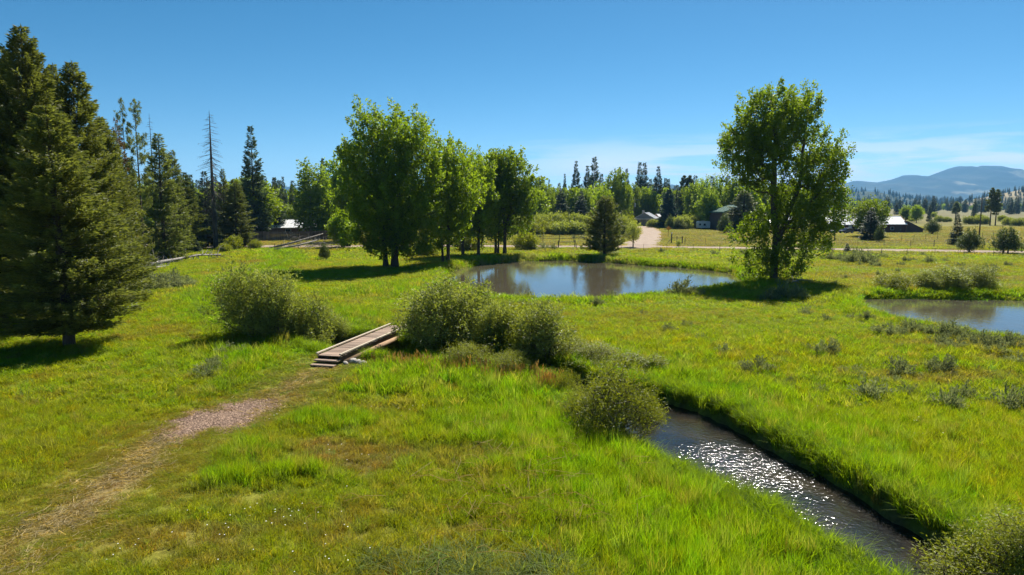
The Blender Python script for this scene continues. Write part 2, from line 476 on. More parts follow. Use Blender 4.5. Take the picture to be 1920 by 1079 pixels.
M_GROUND = ground_mat()
M_GRASS = leaf_mat('grass_blade', (.75, .75, .7), (1.35, 1.3, 1.1), tr=(1.5, 1.5, .6), tfac=.55, rough=.6, spec=.12, instancer=True)
M_PINE = leaf_mat('pine_needle', (.064, .084, .022), (.220, .232, .058), tr=(1.5, 1.5, .65), tfac=.45, rough=.5, spec=.3)
M_PINE2 = leaf_mat('lodgepole_needle', (.066, .084, .024), (.190, .205, .052), tr=(1.5, 1.55, .7), tfac=.42, rough=.5)
M_SPRUCE = leaf_mat('spruce_needle', (.038, .062, .032), (.110, .142, .066), tr=(1.3, 1.4, .8), tfac=.28, rough=.5)
M_BLUE = leaf_mat('blue_spruce_needle', (.028, .056, .044), (.075, .112, .088), tfac=.28)
M_RUST = leaf_mat('dying_needle', (.10, .055, .02), (.16, .10, .035), tfac=.3)
M_JUNI = leaf_mat('juniper_scale', (.050, .076, .016), (.140, .165, .036), tr=(1.3, 1.4, .7), tfac=.25)
M_COTT = leaf_mat('cottonwood_leaf', (.086, .155, .012), (.215, .295, .024), tr=(2.0, 1.85, .5), tfac=.56, rough=.45, spec=.4)
M_COTT2 = leaf_mat('poplar_leaf', (.092, .158, .016), (.215, .295, .032), tr=(1.95, 1.8, .5), tfac=.56, rough=.45, spec=.4)
M_MAPLE = leaf_mat('bright_leaf', (.105, .160, .012), (.205, .270, .022), tr=(1.8, 1.7, .45), tfac=.42)
M_WILL = leaf_mat('willow_leaf', (.135, .165, .030), (.36, .39, .105), tr=(1.45, 1.45, .55), tfac=.45, rough=.5)
M_WILLY = leaf_mat('yellow_willow_leaf', (.130, .155, .016), (.29, .315, .036), tr=(1.6, 1.55, .5), tfac=.42)
M_SAGE = leaf_mat('sage_leaf', (.105, .122, .058), (.265, .290, .145), tr=(1.3, 1.3, .8), tfac=.4, rough=.7, spec=.15)
M_BARK = surf_mat('grey_brown_bark', (.05, .036, .026), (.13, .10, .075), 6, .95, .8, (1, 1, .25))
M_BARKL = surf_mat('pale_grey_bark', (.16, .14, .115), (.34, .31, .27), 4, .9, .5, (1, 1, .3))
M_DEAD = surf_mat('weathered_dead_wood', (.15, .13, .115), (.40, .37, .33), 5, .9, .4, (1, 1, .2))
M_SNAG = surf_mat('dark_dead_wood', (.055, .045, .042), (.16, .135, .12), 5, .95, .4, (1, 1, .2))
M_PLANK = surf_mat('weathered_deck_plank', (.20, .130, .088), (.42, .315, .235), 9, .85, .4, (.5, 6, 3), objrand=.32)
M_CURB = surf_mat('pale_kerb_timber', (.42, .34, .24), (.60, .52, .40), 8, .8, .3, (.4, 6, 6))
M_BEAM = surf_mat('brown_log_beam', (.26, .16, .085), (.44, .29, .17), 5, .85, .4, (.3, 4, 4))
M_JOIST = surf_mat('dark_joist', (.05, .035, .025), (.11, .08, .06), 6, .9, .4, (.4, 4, 4))
M_ROADM = surf_mat('dirt_road', (.27, .205, .155), (.40, .315, .245), .7, .95, .3, (1, 1, 1), spec=.1, detail=9)
M_STONE = surf_mat('pale_field_stone', (.30, .27, .23), (.55, .50, .44), 3, .9, .5)
M_POST = surf_mat('fence_post_wood', (.075, .058, .045), (.19, .155, .125), 8, .9, .4, (1, 1, .2))
M_BOARD = surf_mat('weathered_fence_board', (.085, .068, .060), (.17, .14, .125), 4, .9, .3, (2, 2, .3), objrand=.3)
M_WIRE = surf_mat('fence_wire', (.16, .15, .145), (.24, .23, .22), 5, .5, 0, metal=.6)
M_ROOFW = surf_mat('white_metal_roof', (.70, .69, .68), (.82, .81, .80), 1.2, .35, .05, (1, 1, 1), spec=.5)
M_ROOFG = surf_mat('grey_metal_roof', (.34, .36, .39), (.45, .47, .50), 1.2, .4, .05, spec=.5)
M_GREENR = surf_mat('green_metal_roof', (.045, .13, .10), (.065, .17, .13), 1.2, .4, .05, spec=.5)
M_BROWNW = surf_mat('brown_board_wall', (.10, .060, .048), (.17, .11, .09), 3, .9, .2, (3, 3, .2))
M_REDW = surf_mat('dark_red_board_wall', (.095, .038, .030), (.155, .070, .055), 3, .9, .2, (3, 3, .2))
M_GREYW = surf_mat('grey_wall', (.22, .23, .24), (.31, .32, .33), 2, .85, .1)
M_TRIMO = surf_mat('orange_brown_trim', (.36, .13, .05), (.46, .19, .08), 4, .7, .1)
M_WHITE = surf_mat('white_paint', (.66, .67, .68), (.80, .80, .80), 2, .4, .03, spec=.5)
M_CREAM = surf_mat('camper_panel', (.62, .64, .64), (.74, .75, .75), 1.5, .35, .03, spec=.5)
M_GLASS = surf_mat('dark_window_glass', (.015, .02, .025), (.03, .035, .04), 2, .06, 0, spec=.6)
M_TYRE = surf_mat('black_rubber', (.012, .012, .012), (.025, .025, .025), 6, .85, .1)
M_CARB = surf_mat('dark_blue_car_paint', (.012, .020, .045), (.016, .026, .055), 2, .2, 0, spec=.6)
M_CARD = surf_mat('black_car_paint', (.014, .014, .016), (.02, .02, .022), 2, .2, 0, spec=.6)
M_ORANGE = surf_mat('faded_orange_paint', (.40, .13, .045), (.50, .19, .07), 3, .45, .05, spec=.4)
M_SIGN = surf_mat('orange_sign_face', (.62, .24, .015), (.70, .30, .03), 3, .5, .02)
M_STEEL = surf_mat('galvanised_steel', (.30, .31, .32), (.42, .43, .44), 5, .45, .05, metal=.5)

# ------------------------------------------------------------------ mesh helpers
def mk(name, V, Q=None, T=None, mats=(), attrs=None, smooth=False, mi=None):
    me = bpy.data.meshes.new(name)
    V = np.ascontiguousarray(V, np.float32)
    parts, starts, n = [], [], 0
    if Q is not None and len(Q):
        Q = np.asarray(Q, np.int32); parts.append(Q.ravel()); starts.append(np.arange(len(Q)) * 4); n += Q.size
    if T is not None and len(T):
        T = np.asarray(T, np.int32); parts.append(T.ravel()); starts.append(n + np.arange(len(T)) * 3); n += T.size
    L = np.concatenate(parts).astype(np.int32); S = np.concatenate(starts).astype(np.int32)
    me.vertices.add(len(V)); me.vertices.foreach_set('co', V.ravel())
    me.loops.add(len(L)); me.loops.foreach_set('vertex_index', L)
    me.polygons.add(len(S)); me.polygons.foreach_set('loop_start', S)
    if mi is not None:
        me.polygons.foreach_set('material_index', np.asarray(mi, np.int32))
    me.polygons.foreach_set('use_smooth', np.full(len(S), bool(smooth)))
    me.update(calc_edges=True)
    for k, (typ, a) in (attrs or {}).items():
        at = me.attributes.new(k, typ, 'POINT')
        if typ == 'FLOAT':
            at.data.foreach_set('value', np.asarray(a, np.float32).ravel())
        elif typ == 'INT':
            at.data.foreach_set('value', np.asarray(a, np.int32).ravel())
        elif typ == 'FLOAT_VECTOR':
            at.data.foreach_set('vector', np.asarray(a, np.float32).ravel())
        elif typ == 'FLOAT_COLOR':
            a = np.asarray(a, np.float32)
            a = np.column_stack([a, np.ones(len(a))]) if a.shape[1] == 3 else a
            at.data.foreach_set('color', a.astype(np.float32).ravel())
    for m in mats:
        me.materials.append(m)
    return me
def tag(o, label=None, cat=None, group=None, kind=None):
    if label: o['label'] = label
    if cat: o['category'] = cat
    if group: o['group'] = group
    if kind: o['kind'] = kind
    return o
def link(name, me, parent=None, loc=None, rot=None, scale=None):
    o = bpy.data.objects.new(name, me)
    COL.objects.link(o)
    if parent: o.parent = parent
    if loc is not None: o.location = loc
    if rot is not None: o.rotation_euler = rot
    if scale is not None: o.scale = scale
    return o
def thing(name, label, cat, loc=(0, 0, 0), rotz=0.0, group=None, scale=None):
    o = link(name, None, None, loc, (0, 0, rotz), scale)
    o.empty_display_size = .3
    return tag(o, label, cat, group)
class MB:
    """collects boxes, bars, tubes and prisms of one material into one mesh"""
    def __init__(s): s.v, s.f = [], []
    def add(s, vs, fs):
        o = len(s.v); s.v += [tuple(v) for v in vs]; s.f += [tuple(i + o for i in f) for f in fs]; return s
    def box(s, x0, x1, y0, y1, z0, z1):
        return s.add([(x0, y0, z0), (x1, y0, z0), (x1, y1, z0), (x0, y1, z0), (x0, y0, z1), (x1, y0, z1), (x1, y1, z1), (x0, y1, z1)],
                     [(0, 3, 2, 1), (4, 5, 6, 7), (0, 1, 5, 4), (1, 2, 6, 5), (2, 3, 7, 6), (3, 0, 4, 7)])
    def tube(s, P, Rr, n=8, caps=True):
        P = [Vector(p) for p in P]
        rings = []
        for i, p in enumerate(P):
            d = (P[min(i + 1, len(P) - 1)] - P[max(i - 1, 0)])
            d = d.normalized() if d.length > 1e-9 else Vector((0, 0, 1))
            u = d.orthogonal().normalized() if abs(d.z) > .99 else d.cross(Vector((0, 0, 1))).normalized()
            w = d.cross(u)
            r = Rr[i] if hasattr(Rr, '__len__') else Rr
            rings.append([p + u * (r * math.cos(2 * math.pi * k / n)) + w * (r * math.sin(2 * math.pi * k / n)) for k in range(n)])
        vs = [v for q in rings for v in q]
        fs = []
        for i in range(len(P) - 1):
            for k in range(n):
                a, b = i * n + k, i * n + (k + 1) % n
                fs.append((a, b, b + n, a + n))
        if caps:
            fs.append(tuple(range(n))[::-1]); fs.append(tuple(range((len(P) - 1) * n, len(P) * n)))
        return s.add(vs, fs)
    def prism(s, prof, x0, x1):
        """profile in (y,z) swept along x"""
        n = len(prof)
        vs = [(x0, y, z) for y, z in prof] + [(x1, y, z) for y, z in prof]
        fs = [tuple(range(n))[::-1], tuple(range(n, 2 * n))] + [(i, (i + 1) % n, n + (i + 1) % n, n + i) for i in range(n)]
        return s.add(vs, fs)
    def mesh(s, name, mat, smooth=False, bevel=0.0):
        me = bpy.data.meshes.new(name)
        me.from_pydata(s.v, [], s.f)
        if bevel:
            bm = bmesh.new(); bm.from_mesh(me)
            bmesh.ops.recalc_face_normals(bm, faces=bm.faces)
            bmesh.ops.bevel(bm, geom=[e for e in bm.edges], offset=bevel, segments=1, affect='EDGES', clamp_overlap=True)
            bm.to_mesh(me); bm.free()
        else:
            bm = bmesh.new(); bm.from_mesh(me); bmesh.ops.recalc_face_normals(bm, faces=bm.faces); bm.to_mesh(me); bm.free()
        for p in me.polygons: p.use_smooth = smooth
        me.materials.append(mat)
        return me
    def build(s, name, mat, parent=None, loc=None, rot=None, smooth=False, bevel=0.0):
        return link(name, s.mesh(name, mat, smooth, bevel), parent, loc, rot)

def nrm(a):
    return a / np.maximum(np.linalg.norm(a, axis=-1, keepdims=True), 1e-9)
def leaves(P, A, l, w, rng, fold=.15, bside=None):
    """one small rhombus per leaf: P base points, A axes"""
    n = len(P)
    A = nrm(A)
    ref = rng.normal(size=(n, 3)) if bside is None else bside
    B = nrm(np.cross(A, ref)); C = np.cross(A, B)
    l = np.broadcast_to(l, n)[:, None]; w = np.broadcast_to(w, n)[:, None]
    V = np.empty((n, 4, 3))
    V[:, 0] = P
    V[:, 1] = P + A * l * .5 + B * w * .5 + C * w * fold
    V[:, 2] = P + A * l
    V[:, 3] = P + A * l * .5 - B * w * .5 + C * w * fold
    return V.reshape(-1, 3)
def leaf_mesh(name, V, mat, rng, rnd=None):
    n = len(V) // 4
    Q = np.arange(n * 4).reshape(n, 4)
    rnd = rng.random(n) if rnd is None else np.clip(rnd, 0, 1)
    return mk(name, V, Q, mats=(mat,), attrs={'rnd': ('FLOAT', np.repeat(rnd, 4))})
def tubes(A, B, ra, rb, sides):
    """straight tapered prisms from A to B"""
    n = len(A)
    D = nrm(B - A)
    ref = np.where(np.abs(D[:, 2:3]) > .9, np.array([[1.0, 0, 0]]), np.array([[0, 0, 1.0]]))
    U = nrm(np.cross(D, ref)); W = np.cross(D, U)
    ang = np.arange(sides) * 2 * math.pi / sides
    c, s = np.cos(ang)[None, :, None], np.sin(ang)[None, :, None]
    ring = U[:, None, :] * c + W[:, None, :] * s
    V = np.concatenate([A[:, None] + ring * ra[:, None, None], B[:, None] + ring * rb[:, None, None]], 1).reshape(-1, 3)
    k = np.arange(sides)
    q = np.stack([k, (k + 1) % sides, sides + (k + 1) % sides, sides + k], 1)
    Q = (q[None] + (np.arange(n) * 2 * sides)[:, None, None]).reshape(-1, 4)
    return V, Q
def join_tubes(name, segs, mat, smooth=True):
    Vs, Qs, o = [], [], 0
    for V, Q in segs:
        if len(V) == 0: continue
        Vs.append(V); Qs.append(Q + o); o += len(V)
    return mk(name, np.concatenate(Vs), np.concatenate(Qs), mats=(mat,), smooth=smooth)

# ------------------------------------------------------------------ plants
def broadleaf(seed, ells, trunks, n, clump, leaf, lmat, bmat, base_r=.3, up=.75, mind=.5, shell=.45, step=.8, droop=0.0, rag=.16):
    """branching wood grown from the trunk to leaf clumps spread through the crown; returns (wood mesh, crown mesh)"""
    rng = np.random.default_rng(seed)
    wts = np.array([e[3] * e[4] * e[5] * (e[6] if len(e) > 6 else 1) for e in ells]); wts = wts / wts.sum()
    C = []
    tries = 0
    cen = np.array([e[:3] for e in ells]); rad = np.array([e[3:6] for e in ells])
    pts = np.zeros((0, 3)); out = np.zeros((0, 3))
    while len(pts) < n and tries < 40:
        tries += 1
        k = rng.choice(len(ells), size=n, p=wts)
        d = nrm(rng.normal(size=(n, 3)))
        r = rng.random(n) ** shell
        r = r * (1 + rag * (fbm(d[:, 0] * 2.3 + k * 7.1, d[:, 1] * 2.3 + d[:, 2] * 1.7 + k, seed, 2) - .5) * 2)
        if rag > .2:
            r = np.where(rng.random(n) < .10, r * rng.uniform(1.05, 1.32, n), r)
        p = cen[k] + d * rad[k] * r[:, None]
        for i in range(n):
            if p[i, 2] < .12: continue
            if len(pts) and np.min(((pts - p[i]) ** 2).sum(1)) < mind * mind * rng.uniform(.3, 1.3): continue
            pts = np.vstack([pts, p[i]]); out = np.vstack([out, d[i]])
            if len(pts) >= n: break
    # skeleton
    pos, par = [], []
    for t in trunks:
        t = np.asarray(t, float)
        prev = -1
        for i in range(len(t) - 1):
            m = max(1, int(np.linalg.norm(t[i + 1] - t[i]) / step))
            for j in range(m):
                q = t[i] + (t[i + 1] - t[i]) * j / m
                if j and i: q = q + rng.normal(size=3) * .03 * step
                pos.append(q); par.append(prev); prev = len(pos) - 1
        pos.append(t[-1]); par.append(prev)
    nt = len(pos)
    arr = np.zeros((nt + len(pts) * 12 + 10, 3)); arr[:nt] = np.array(pos)
    cnt = nt
    d0 = np.min(np.linalg.norm(pts[:, None] - arr[None, :nt], axis=2), axis=1)
    order = np.argsort(d0)
    tips = np.zeros(len(pts), int); tipdir = np.zeros((len(pts), 3))
    root_pen = np.zeros(len(arr))
    for i in order:
        c = pts[i]
        dv = c - arr[:cnt]
        d = np.linalg.norm(dv, axis=1) + 1e-6
        cost = d * (1 + .9 * np.maximum(0, (arr[:cnt, 2] - c[2] + .25 * d) / d))
        j = int(np.argmin(cost))
        a = arr[j]; L = d[j]
        m = max(1, int(math.ceil(L / step)))
        prev = j
        bend = np.array([0, 0, -.10 * L]) + rng.normal(size=3) * .05 * L
        for q in range(1, m + 1):
            t = q / m
            if cnt >= len(arr): break
            arr[cnt] = a + (c - a) * t + bend * (4 * t * (1 - t)) * .5
            par.append(prev); prev = cnt; cnt += 1
        tips[i] = prev
        tipdir[i] = c - a
    arr = arr[:cnt]; par = np.array(par[:cnt])
    w = np.zeros(cnt); w[tips] += 1
    for i in range(cnt - 1, -1, -1):
        if par[i] >= 0: w[par[i]] += w[i]
    w = np.maximum(w, .6)
    r = np.sqrt(w); rt = max(r[:nt].max(), 1)
    r = np.maximum(r / rt * base_r, .012)
    r = np.where((arr[:, 2] < .6) & (np.arange(cnt) < nt), r * (1.25), r)
    e = np.where(par >= 0)[0]
    A, B = arr[par[e]], arr[e]
    rb = r[e]; ra = np.minimum(r[par[e]], rb * 1.5)
    big = rb > base_r * .22
    segs = []
    for msk, sd in ((big, 8), (~big, 3)):
        if msk.any(): segs.append(tubes(A[msk], B[msk], ra[msk], rb[msk], sd))
    wood = join_tubes('trunk', segs, bmat)
    # leaves
    cl, cr_, m = clump
    center = cen.mean(0)
    D = nrm(nrm(tipdir) * .6 + out * .5 + np.array([0, 0, up]) + rng.normal(size=(len(pts), 3)) * .25)
    sz = rng.uniform(.65, 1.3, len(pts))
    k = np.repeat(np.arange(len(pts)), m)
    t = rng.random(len(k)) ** .8
    off = rng.normal(size=(len(k), 3)) * cr_ * sz[k][:, None] * (1 - .55 * t)[:, None]
    P = pts[k] + D[k] * ((t - .35) * cl * sz[k])[:, None] + off
    if droop: P[:, 2] -= droop * t * t * cl
    ax = nrm(off * 1.2 + D[k] * .4 + rng.normal(size=P.shape) * .35 * 1.0 - np.array([0, 0, .15]))
    l = leaf[0] * rng.uniform(.6, 1.25, len(P)); wd = l * leaf[1]
    keep = P[:, 2] > .05
    P, ax, l, wd, k = P[keep], ax[keep], l[keep], wd[keep], k[keep]
    V = leaves(P, ax, l, wd, rng)
    crnd = rng.random(len(pts))
    crown = leaf_mesh('crown', V, lmat, rng, .45 * crnd[k] + .55 * rng.random(len(P)))
    return wood, crown

def conifer(seed, Hh, Rm, nlev, per, sprays, nl, nw, lmat, bmat, bare=.04, prof=.8, droop=.15, rise=.3, base_r=.22, flat=.3, tuft=0.0, gap=0.0, lean=.0, needles=True, fullness=1.0):
    """whorls of boughs with needle sprays; returns (wood, crown)"""
    rng = np.random.default_rng(seed)
    WA, WB, Wra, Wrb = [], [], [], []
    ts = np.linspace(0, 1, 14)
    tr = np.column_stack([lean * Hh * ts ** 2 + .02 * np.sin(ts * 7 + seed) * 1.0, .02 * np.cos(ts * 5 + seed) * 1.0, ts * Hh])
    rr = base_r * (1 - ts) ** .9 + .012
    WA.append(tr[:-1]); WB.append(tr[1:]); Wra.append(rr[:-1]); Wrb.append(rr[1:])
    PP, AA, LL = [], [], []
    crn = []
    lev = np.sort(rng.random(nlev)) * .35 + np.linspace(0, 1, nlev) * .65
    lev = (lev - lev.min()) / (lev.max() - lev.min())
    for f in lev:
        z = (bare + (1 - bare) * f) * Hh * .985
        f2 = f
        Lp = Rm * (1 - f2) ** prof * (1 if f2 > .12 else .72 + .28 * f2 / .12) + .10
        for b in range(per):
            if gap and rng.random() < gap: continue
            az = rng.random() * 2 * math.pi
            L = Lp * rng.uniform(.62, 1.18)
            el = (-droop + (rise + droop + .35) * f2 ** 1.3) + rng.normal() * .10
            hd = np.array([math.cos(az), math.sin(az), 0])
            sd = np.array([-math.sin(az), math.cos(az), 0])
            base = np.array([np.interp(z, tr[:, 2], tr[:, 0]), np.interp(z, tr[:, 2], tr[:, 1]), z])
            q = np.linspace(0, 1, 4)
            curve = base + hd * (q * L * math.cos(el))[:, None] + np.array([0, 0, 1]) * ((q * math.sin(el) + .22 * q ** 2.5 * (1 if rise > 0 else -1) - (droop * .6) * q * (1 - q)) * L)[:, None]
            WA.append(curve[:-1]); WB.append(curve[1:])
            br = max(.010, min(.05, .013 * L)) * (1 - q * .8) * (1 if needles else 2.2)
            Wra.append(br[:-1]); Wrb.append(br[1:])
            if not needles: 
                for _ in range(4):
                    t0 = rng.uniform(.3, 1); c0 = base + (curve[-1] - base) * t0
                    e0 = c0 + (hd * .3 + sd * rng.choice([-1, 1]) * .5 + np.array([0, 0, -.5])) * L * .25 * rng.uniform(.5, 1.3)
                    WA.append(c0[None]); WB.append(e0[None]); Wra.append(np.array([.012])); Wrb.append(np.array([.006]))
                continue
            m = max(5, int(sprays * (L / Rm) ** 1.35 * fullness))
            if tuft > 0:
                # needles gathered in tufts towards the twig ends
                nt = max(2, m // 14)
                tt = .35 + .65 * rng.random(nt) ** .7
                lat = rng.uniform(-1, 1, nt) * .42 * L * (1.08 - tt)
                cx = [np.interp(tt, q, curve[:, a]) for a in range(3)]
                cpt = np.column_stack(cx) + sd * lat[:, None] + rng.normal(size=(nt, 3)) * .05 * L
                kk = np.repeat(np.arange(nt), 14)
                dirs = nrm(rng.normal(size=(len(kk), 3)) + (hd * .5 + np.array([0, 0, .5])))
                PP.append(cpt[kk] + dirs * .02); AA.append(dirs); LL.append(nl * rng.uniform(.7, 1.3, len(kk)))
                crn.append(np.repeat(rng.random(nt), 14))
            else:
                t = .12 + .9 * rng.random(m) ** .75
                sg = rng.choice([-1, 1], m)
                wlat = flat * L * np.clip(1.15 - t, 0, 1) * np.clip(t * 3, 0, 1)
                lat = sg * wlat * rng.random(m) ** .7
                cx = np.column_stack([np.interp(t, q, curve[:, a]) for a in range(3)])
                p = cx + sd * lat[:, None] + np.array([0, 0, 1]) * (rng.normal(size=m) * .035 * L + .04 * L - .12 * np.abs(lat))[:, None]
                a = hd * 1.0 + sd * (sg * .75)[:, None] + np.array([0, 0, 1]) * (.30 * rise + rng.normal(size=m) * .35)[:, None] + rng.normal(size=(m, 3)) * .25
                PP.append(p); AA.append(a); LL.append(nl * rng.uniform(.6, 1.3, m))
                crn.append(.5 * rng.random() + .5 * rng.random(m))
    cat = np.concatenate
    WA, WB, Wra, Wrb = cat(WA), cat(WB), cat(Wra), cat(Wrb)
    big = np.arange(len(WA)) < 13
    wood = join_tubes('trunk', [tubes(WA[big], WB[big], Wra[big], Wrb[big], 9), tubes(WA[~big], WB[~big], Wra[~big], Wrb[~big], 3)], bmat)
    if not needles:
        return wood, None
    P, A, Lh = cat(PP), cat(AA), cat(LL)
    V = leaves(P, A, Lh, Lh * (nw / nl), rng, fold=.25)
    crown = leaf_mesh('crown', V, lmat, rng, .5 * cat(crn) + .5 * rng.random(len(P)))
    return wood, crown

def put(proto, name, label, cat, loc, scale=(1, 1, 1), rotz=0.0, group=None, parts=('trunk', 'crown')):
    """one plant: an Empty at its foot with its trunk and its crown"""
    t = thing(name, label, cat, loc, rotz, group, scale)
    for pn, me in zip(parts, proto):
        if me is not None:
            link(pn, me, t)
    return t
_SIZE = {}
def size_of(proto):
    k = id(proto[0])
    if k not in _SIZE:
        m = proto[1] if proto[1] is not None else proto[0]
        v = np.empty(len(m.vertices) * 3, np.float32); m.vertices.foreach_get('co', v); v = v.reshape(-1, 3)
        r = np.hypot(v[:, 0], v[:, 1])
        _SIZE[k] = (float(np.percentile(v[:, 2], 99.93)), 2 * float(np.percentile(r, 98.5)))
    return _SIZE[k]
def put_px(proto, PH, PW, name, label, cat, bx, by, top, width=None, group=None, Y=None, rotz=None, rs=random.Random(5), sink=0.03, parts=('trunk', 'crown')):
    """stand a plant of prototype height PH and width PW where its foot and its top are seen"""
    if Y is None:
        x, y = G(bx, by)
        x, y = G(bx, by, H1(x, y))
    else:
        x, y = XY(bx, Y), Y
    z = H1(x, y)
    PH, PW = size_of(proto)
    if parts[0] == 'stems': PH, PW = PH * .92, PW * .85      # loose shoots reach beyond a bush's body
    h = AT(bx, top, y)[2] - z
    sz = h / PH
    sx = sz if width is None else width * y / 1280.0 / PW
    return put(proto, name, label, cat, (x, y, z - sink), (sx, sx, sz), rs.random() * 6.28 if rotz is None else rotz, group, parts)

# ------------------------------------------------------------------ ground, road, water
def axis_lin_geo(lo, hi, step, far, n):
    a = np.arange(lo, hi, step)
    g = step * np.cumprod(np.full(n, (1.0)) * 1.0)
    k = np.arange(1, n + 1)
    # geometric growth from hi to far
    r = 1.02
    for _ in range(60):
        tot = step * (r ** (n + 1) - r) / (r - 1)
        r *= 1.003 if tot < far - hi else .997
    ext = hi + np.cumsum(step * r ** k)
    return a, ext
_a, _e = axis_lin_geo(0, 48, .36, 9500, 75)
XS = np.unique(np.concatenate([-_e[::-1], -_a[::-1], _a, _e]))
_a, _e = axis_lin_geo(8, 112, .36, 9800, 95)
YS = np.unique(np.concatenate([[-60, -40, -25, -14, -6, 0, 3, 5.5], _a, _e]))
GX, GY = np.meshgrid(XS, YS)
gx, gy = GX.ravel(), GY.ravel()
gz = H(gx, gy)
gcol, ghgt, gcov, gsd, gsdP, gpd, ggd = zones(gx, gy)
# soil and thatch between the blades
gcol2 = gcol * .82 + np.array((.022, .016, .006))
nx, ny = len(XS), len(YS)
ii = (np.arange(ny - 1)[:, None] * nx + np.arange(nx - 1)[None, :]).ravel()
quads = np.stack([ii, ii + 1, ii + nx + 1, ii + nx], 1)
qx, qy = gx[quads].mean(1), gy[quads].mean(1)
qs, qP, qp, qg = gsd[quads].mean(1), gsdP[quads].mean(1), gpd[quads].mean(1), ggd[quads].mean(1)
zone = np.zeros(len(quads), int)
zone[qp < 1.05] = 1
zone[qg < 0] = 2
zone[qs < .2] = 3
zone[qP < .2] = 4
zone[(qP < .2) & (qx > 20) & (qy < 66)] = 5
GV = np.column_stack([gx, gy, gz])
for zi, (nm, lb) in enumerate([('ground', 'green meadow ground running out to the far plain'), ('footpath', 'trodden dry footpath leading up to the wooden footbridge'), ('gravel_patch', 'bare pinkish patch of wood chip and gravel on the footpath'), ('stream_bed', 'muddy bed and cut banks of the little stream'), ('pond_bed', 'muddy bed of the middle pond'), ('pond_bed', 'muddy bed of the pond at the edge of the view')]):
    q = quads[zone == zi]
    if not len(q): continue
    u, inv = np.unique(q, return_inverse=True)
    o = link(nm, mk(nm, GV[u], inv.reshape(-1, 4), mats=(M_GROUND,), attrs={'tint': ('FLOAT_COLOR', gcol2[u])}, smooth=True))
    tag(o, lb, kind='structure')

def ribbon(name, P, W, mat, dz, label, wob=0.0, cols=5, seed=0):
    P = np.asarray(P); d = np.gradient(P, axis=0); d = d / np.linalg.norm(d, axis=1)[:, None]
    nrmv = np.column_stack([-d[:, 1], d[:, 0]])
    V = []
    for c in range(cols):
        s = c / (cols - 1) * 2 - 1
        w = np.asarray(W) * s * (1 + (wob * (fbm(P[:, 0] / 3, P[:, 1] / 3 + s * 5, seed, 2) - .5) if abs(s) == 1 else 0))
        q = P + nrmv * np.asarray(w)[:, None]
        z = H(q[:, 0], q[:, 1]) + dz - (.03 if abs(s) == 1 else 0)
        V.append(np.column_stack([q, z]))
    V = np.array(V)
    m = len(P)
    Q = [(c * m + i, c * m + i + 1, (c + 1) * m + i + 1, (c + 1) * m + i) for c in range(cols - 1) for i in range(m - 1)]
    Q = [q[::-1] for q in Q]
    o = link(name, mk(name, V.reshape(-1, 3), Q, mats=(mat,), smooth=True))
    return tag(o, label, kind='structure')
def densify(P, W, step):
    P = np.asarray(P); s = np.concatenate([[0], np.cumsum(np.linalg.norm(np.diff(P, axis=0), axis=1))])
    t = np.arange(0, s[-1], step)
    return np.column_stack([np.interp(t, s, P[:, 0]), np.interp(t, s, P[:, 1])]), np.interp(t, s, W)
_P, _W = densify(ROAD, np.full(len(ROAD), 3.4), 1.2)
ribbon('road', _P, _W, M_ROADM, .085, 'pale dirt road crossing the meadow behind the pond', .25)
_P, _W = densify(DRIVE, DRIVE_W, 1.0)
ribbon('driveway', _P, _W, M_ROADM, .075, 'dirt driveway curving from the road up to the grey roofed house', .2, seed=4)

M_POND = water_mat('pond_water', (.075, .064, .042), (.090, .076, .050), 4.0, .32, .04, (1.0, .55, 1), dist=.02)
M_POND2 = water_mat('windy_pond_water', (.070, .062, .044), (.085, .074, .052), 3.0, .6, .05, (1.0, .6, 1), dist=.02)
M_STREAM = water_mat('stream_water', (.012, .013, .014), (.034, .026, .016), 5.5, .3, .13, (1, 1, 1), 'ripple', dist=.075)
def fill(name, P, z, mat, label, grow):
    P = np.asarray(P); c = P.mean(0)
    d = np.roll(P, -1, 0) - np.roll(P, 1, 0); d = d / np.linalg.norm(d, axis=1)[:, None]
    area = .5 * np.sum(P[:, 0] * np.roll(P[:, 1], -1) - np.roll(P[:, 0], -1) * P[:, 1])
    nv = np.column_stack([d[:, 1], -d[:, 0]]) * (1 if area > 0 else -1)
    E = P + nv * grow
    if area < 0: E = E[::-1]
    me = bpy.data.meshes.new(name)
    me.from_pydata([(x, y, z) for x, y in E], [], [tuple(range(len(E)))])
    me.materials.append(mat)
    return tag(link(name, me), label, kind='structure')
fill('pond_water', POND, POND_Z, M_POND, 'brown and sky blue water of the middle pond', .55)
fill('pond_water', POND2, POND_Z, M_POND2, 'rippled blue water of the pond at the right edge', .55)
_P, _W = densify(STREAM, STREAM_W, .4)
_d = np.gradient(_P, axis=0); _d = _d / np.linalg.norm(_d, axis=1)[:, None]; _nv = np.column_stack([-_d[:, 1], _d[:, 0]])
_V = []
for c in np.linspace(-1, 1, 9):
    q = _P + _nv * ((_W + .6) * c)[:, None]
    _V.append(np.column_stack([q, np.full(len(q), STREAM_Z)]))
_V = np.array(_V).reshape(-1, 3); m_ = len(_P)
_Q = [((c + 1) * m_ + i, (c + 1) * m_ + i + 1, c * m_ + i + 1, c * m_ + i)[::-1] for c in range(8) for i in range(m_ - 1)]
rx, ry = _V[:, 0], _V[:, 1]
rc1, rc2, rc3 = np.array(G(1400, 872, STREAM_Z)), np.array(G(1610, 958, STREAM_Z)), np.array(G(1705, 1005, STREAM_Z))
rip = .30 + .70 * sstep(3.6, .8, np.hypot((rx - rc1[0]), (ry - rc1[1])) + 1.6 * (fbm(rx / .8, ry / .8, 3, 2) - .5))
rip = np.maximum(rip, .22 + .34 * sstep(.55, .68, fbm(rx / 1.1, ry / 1.1, 8, 2)) * sstep(30, 20, ry))
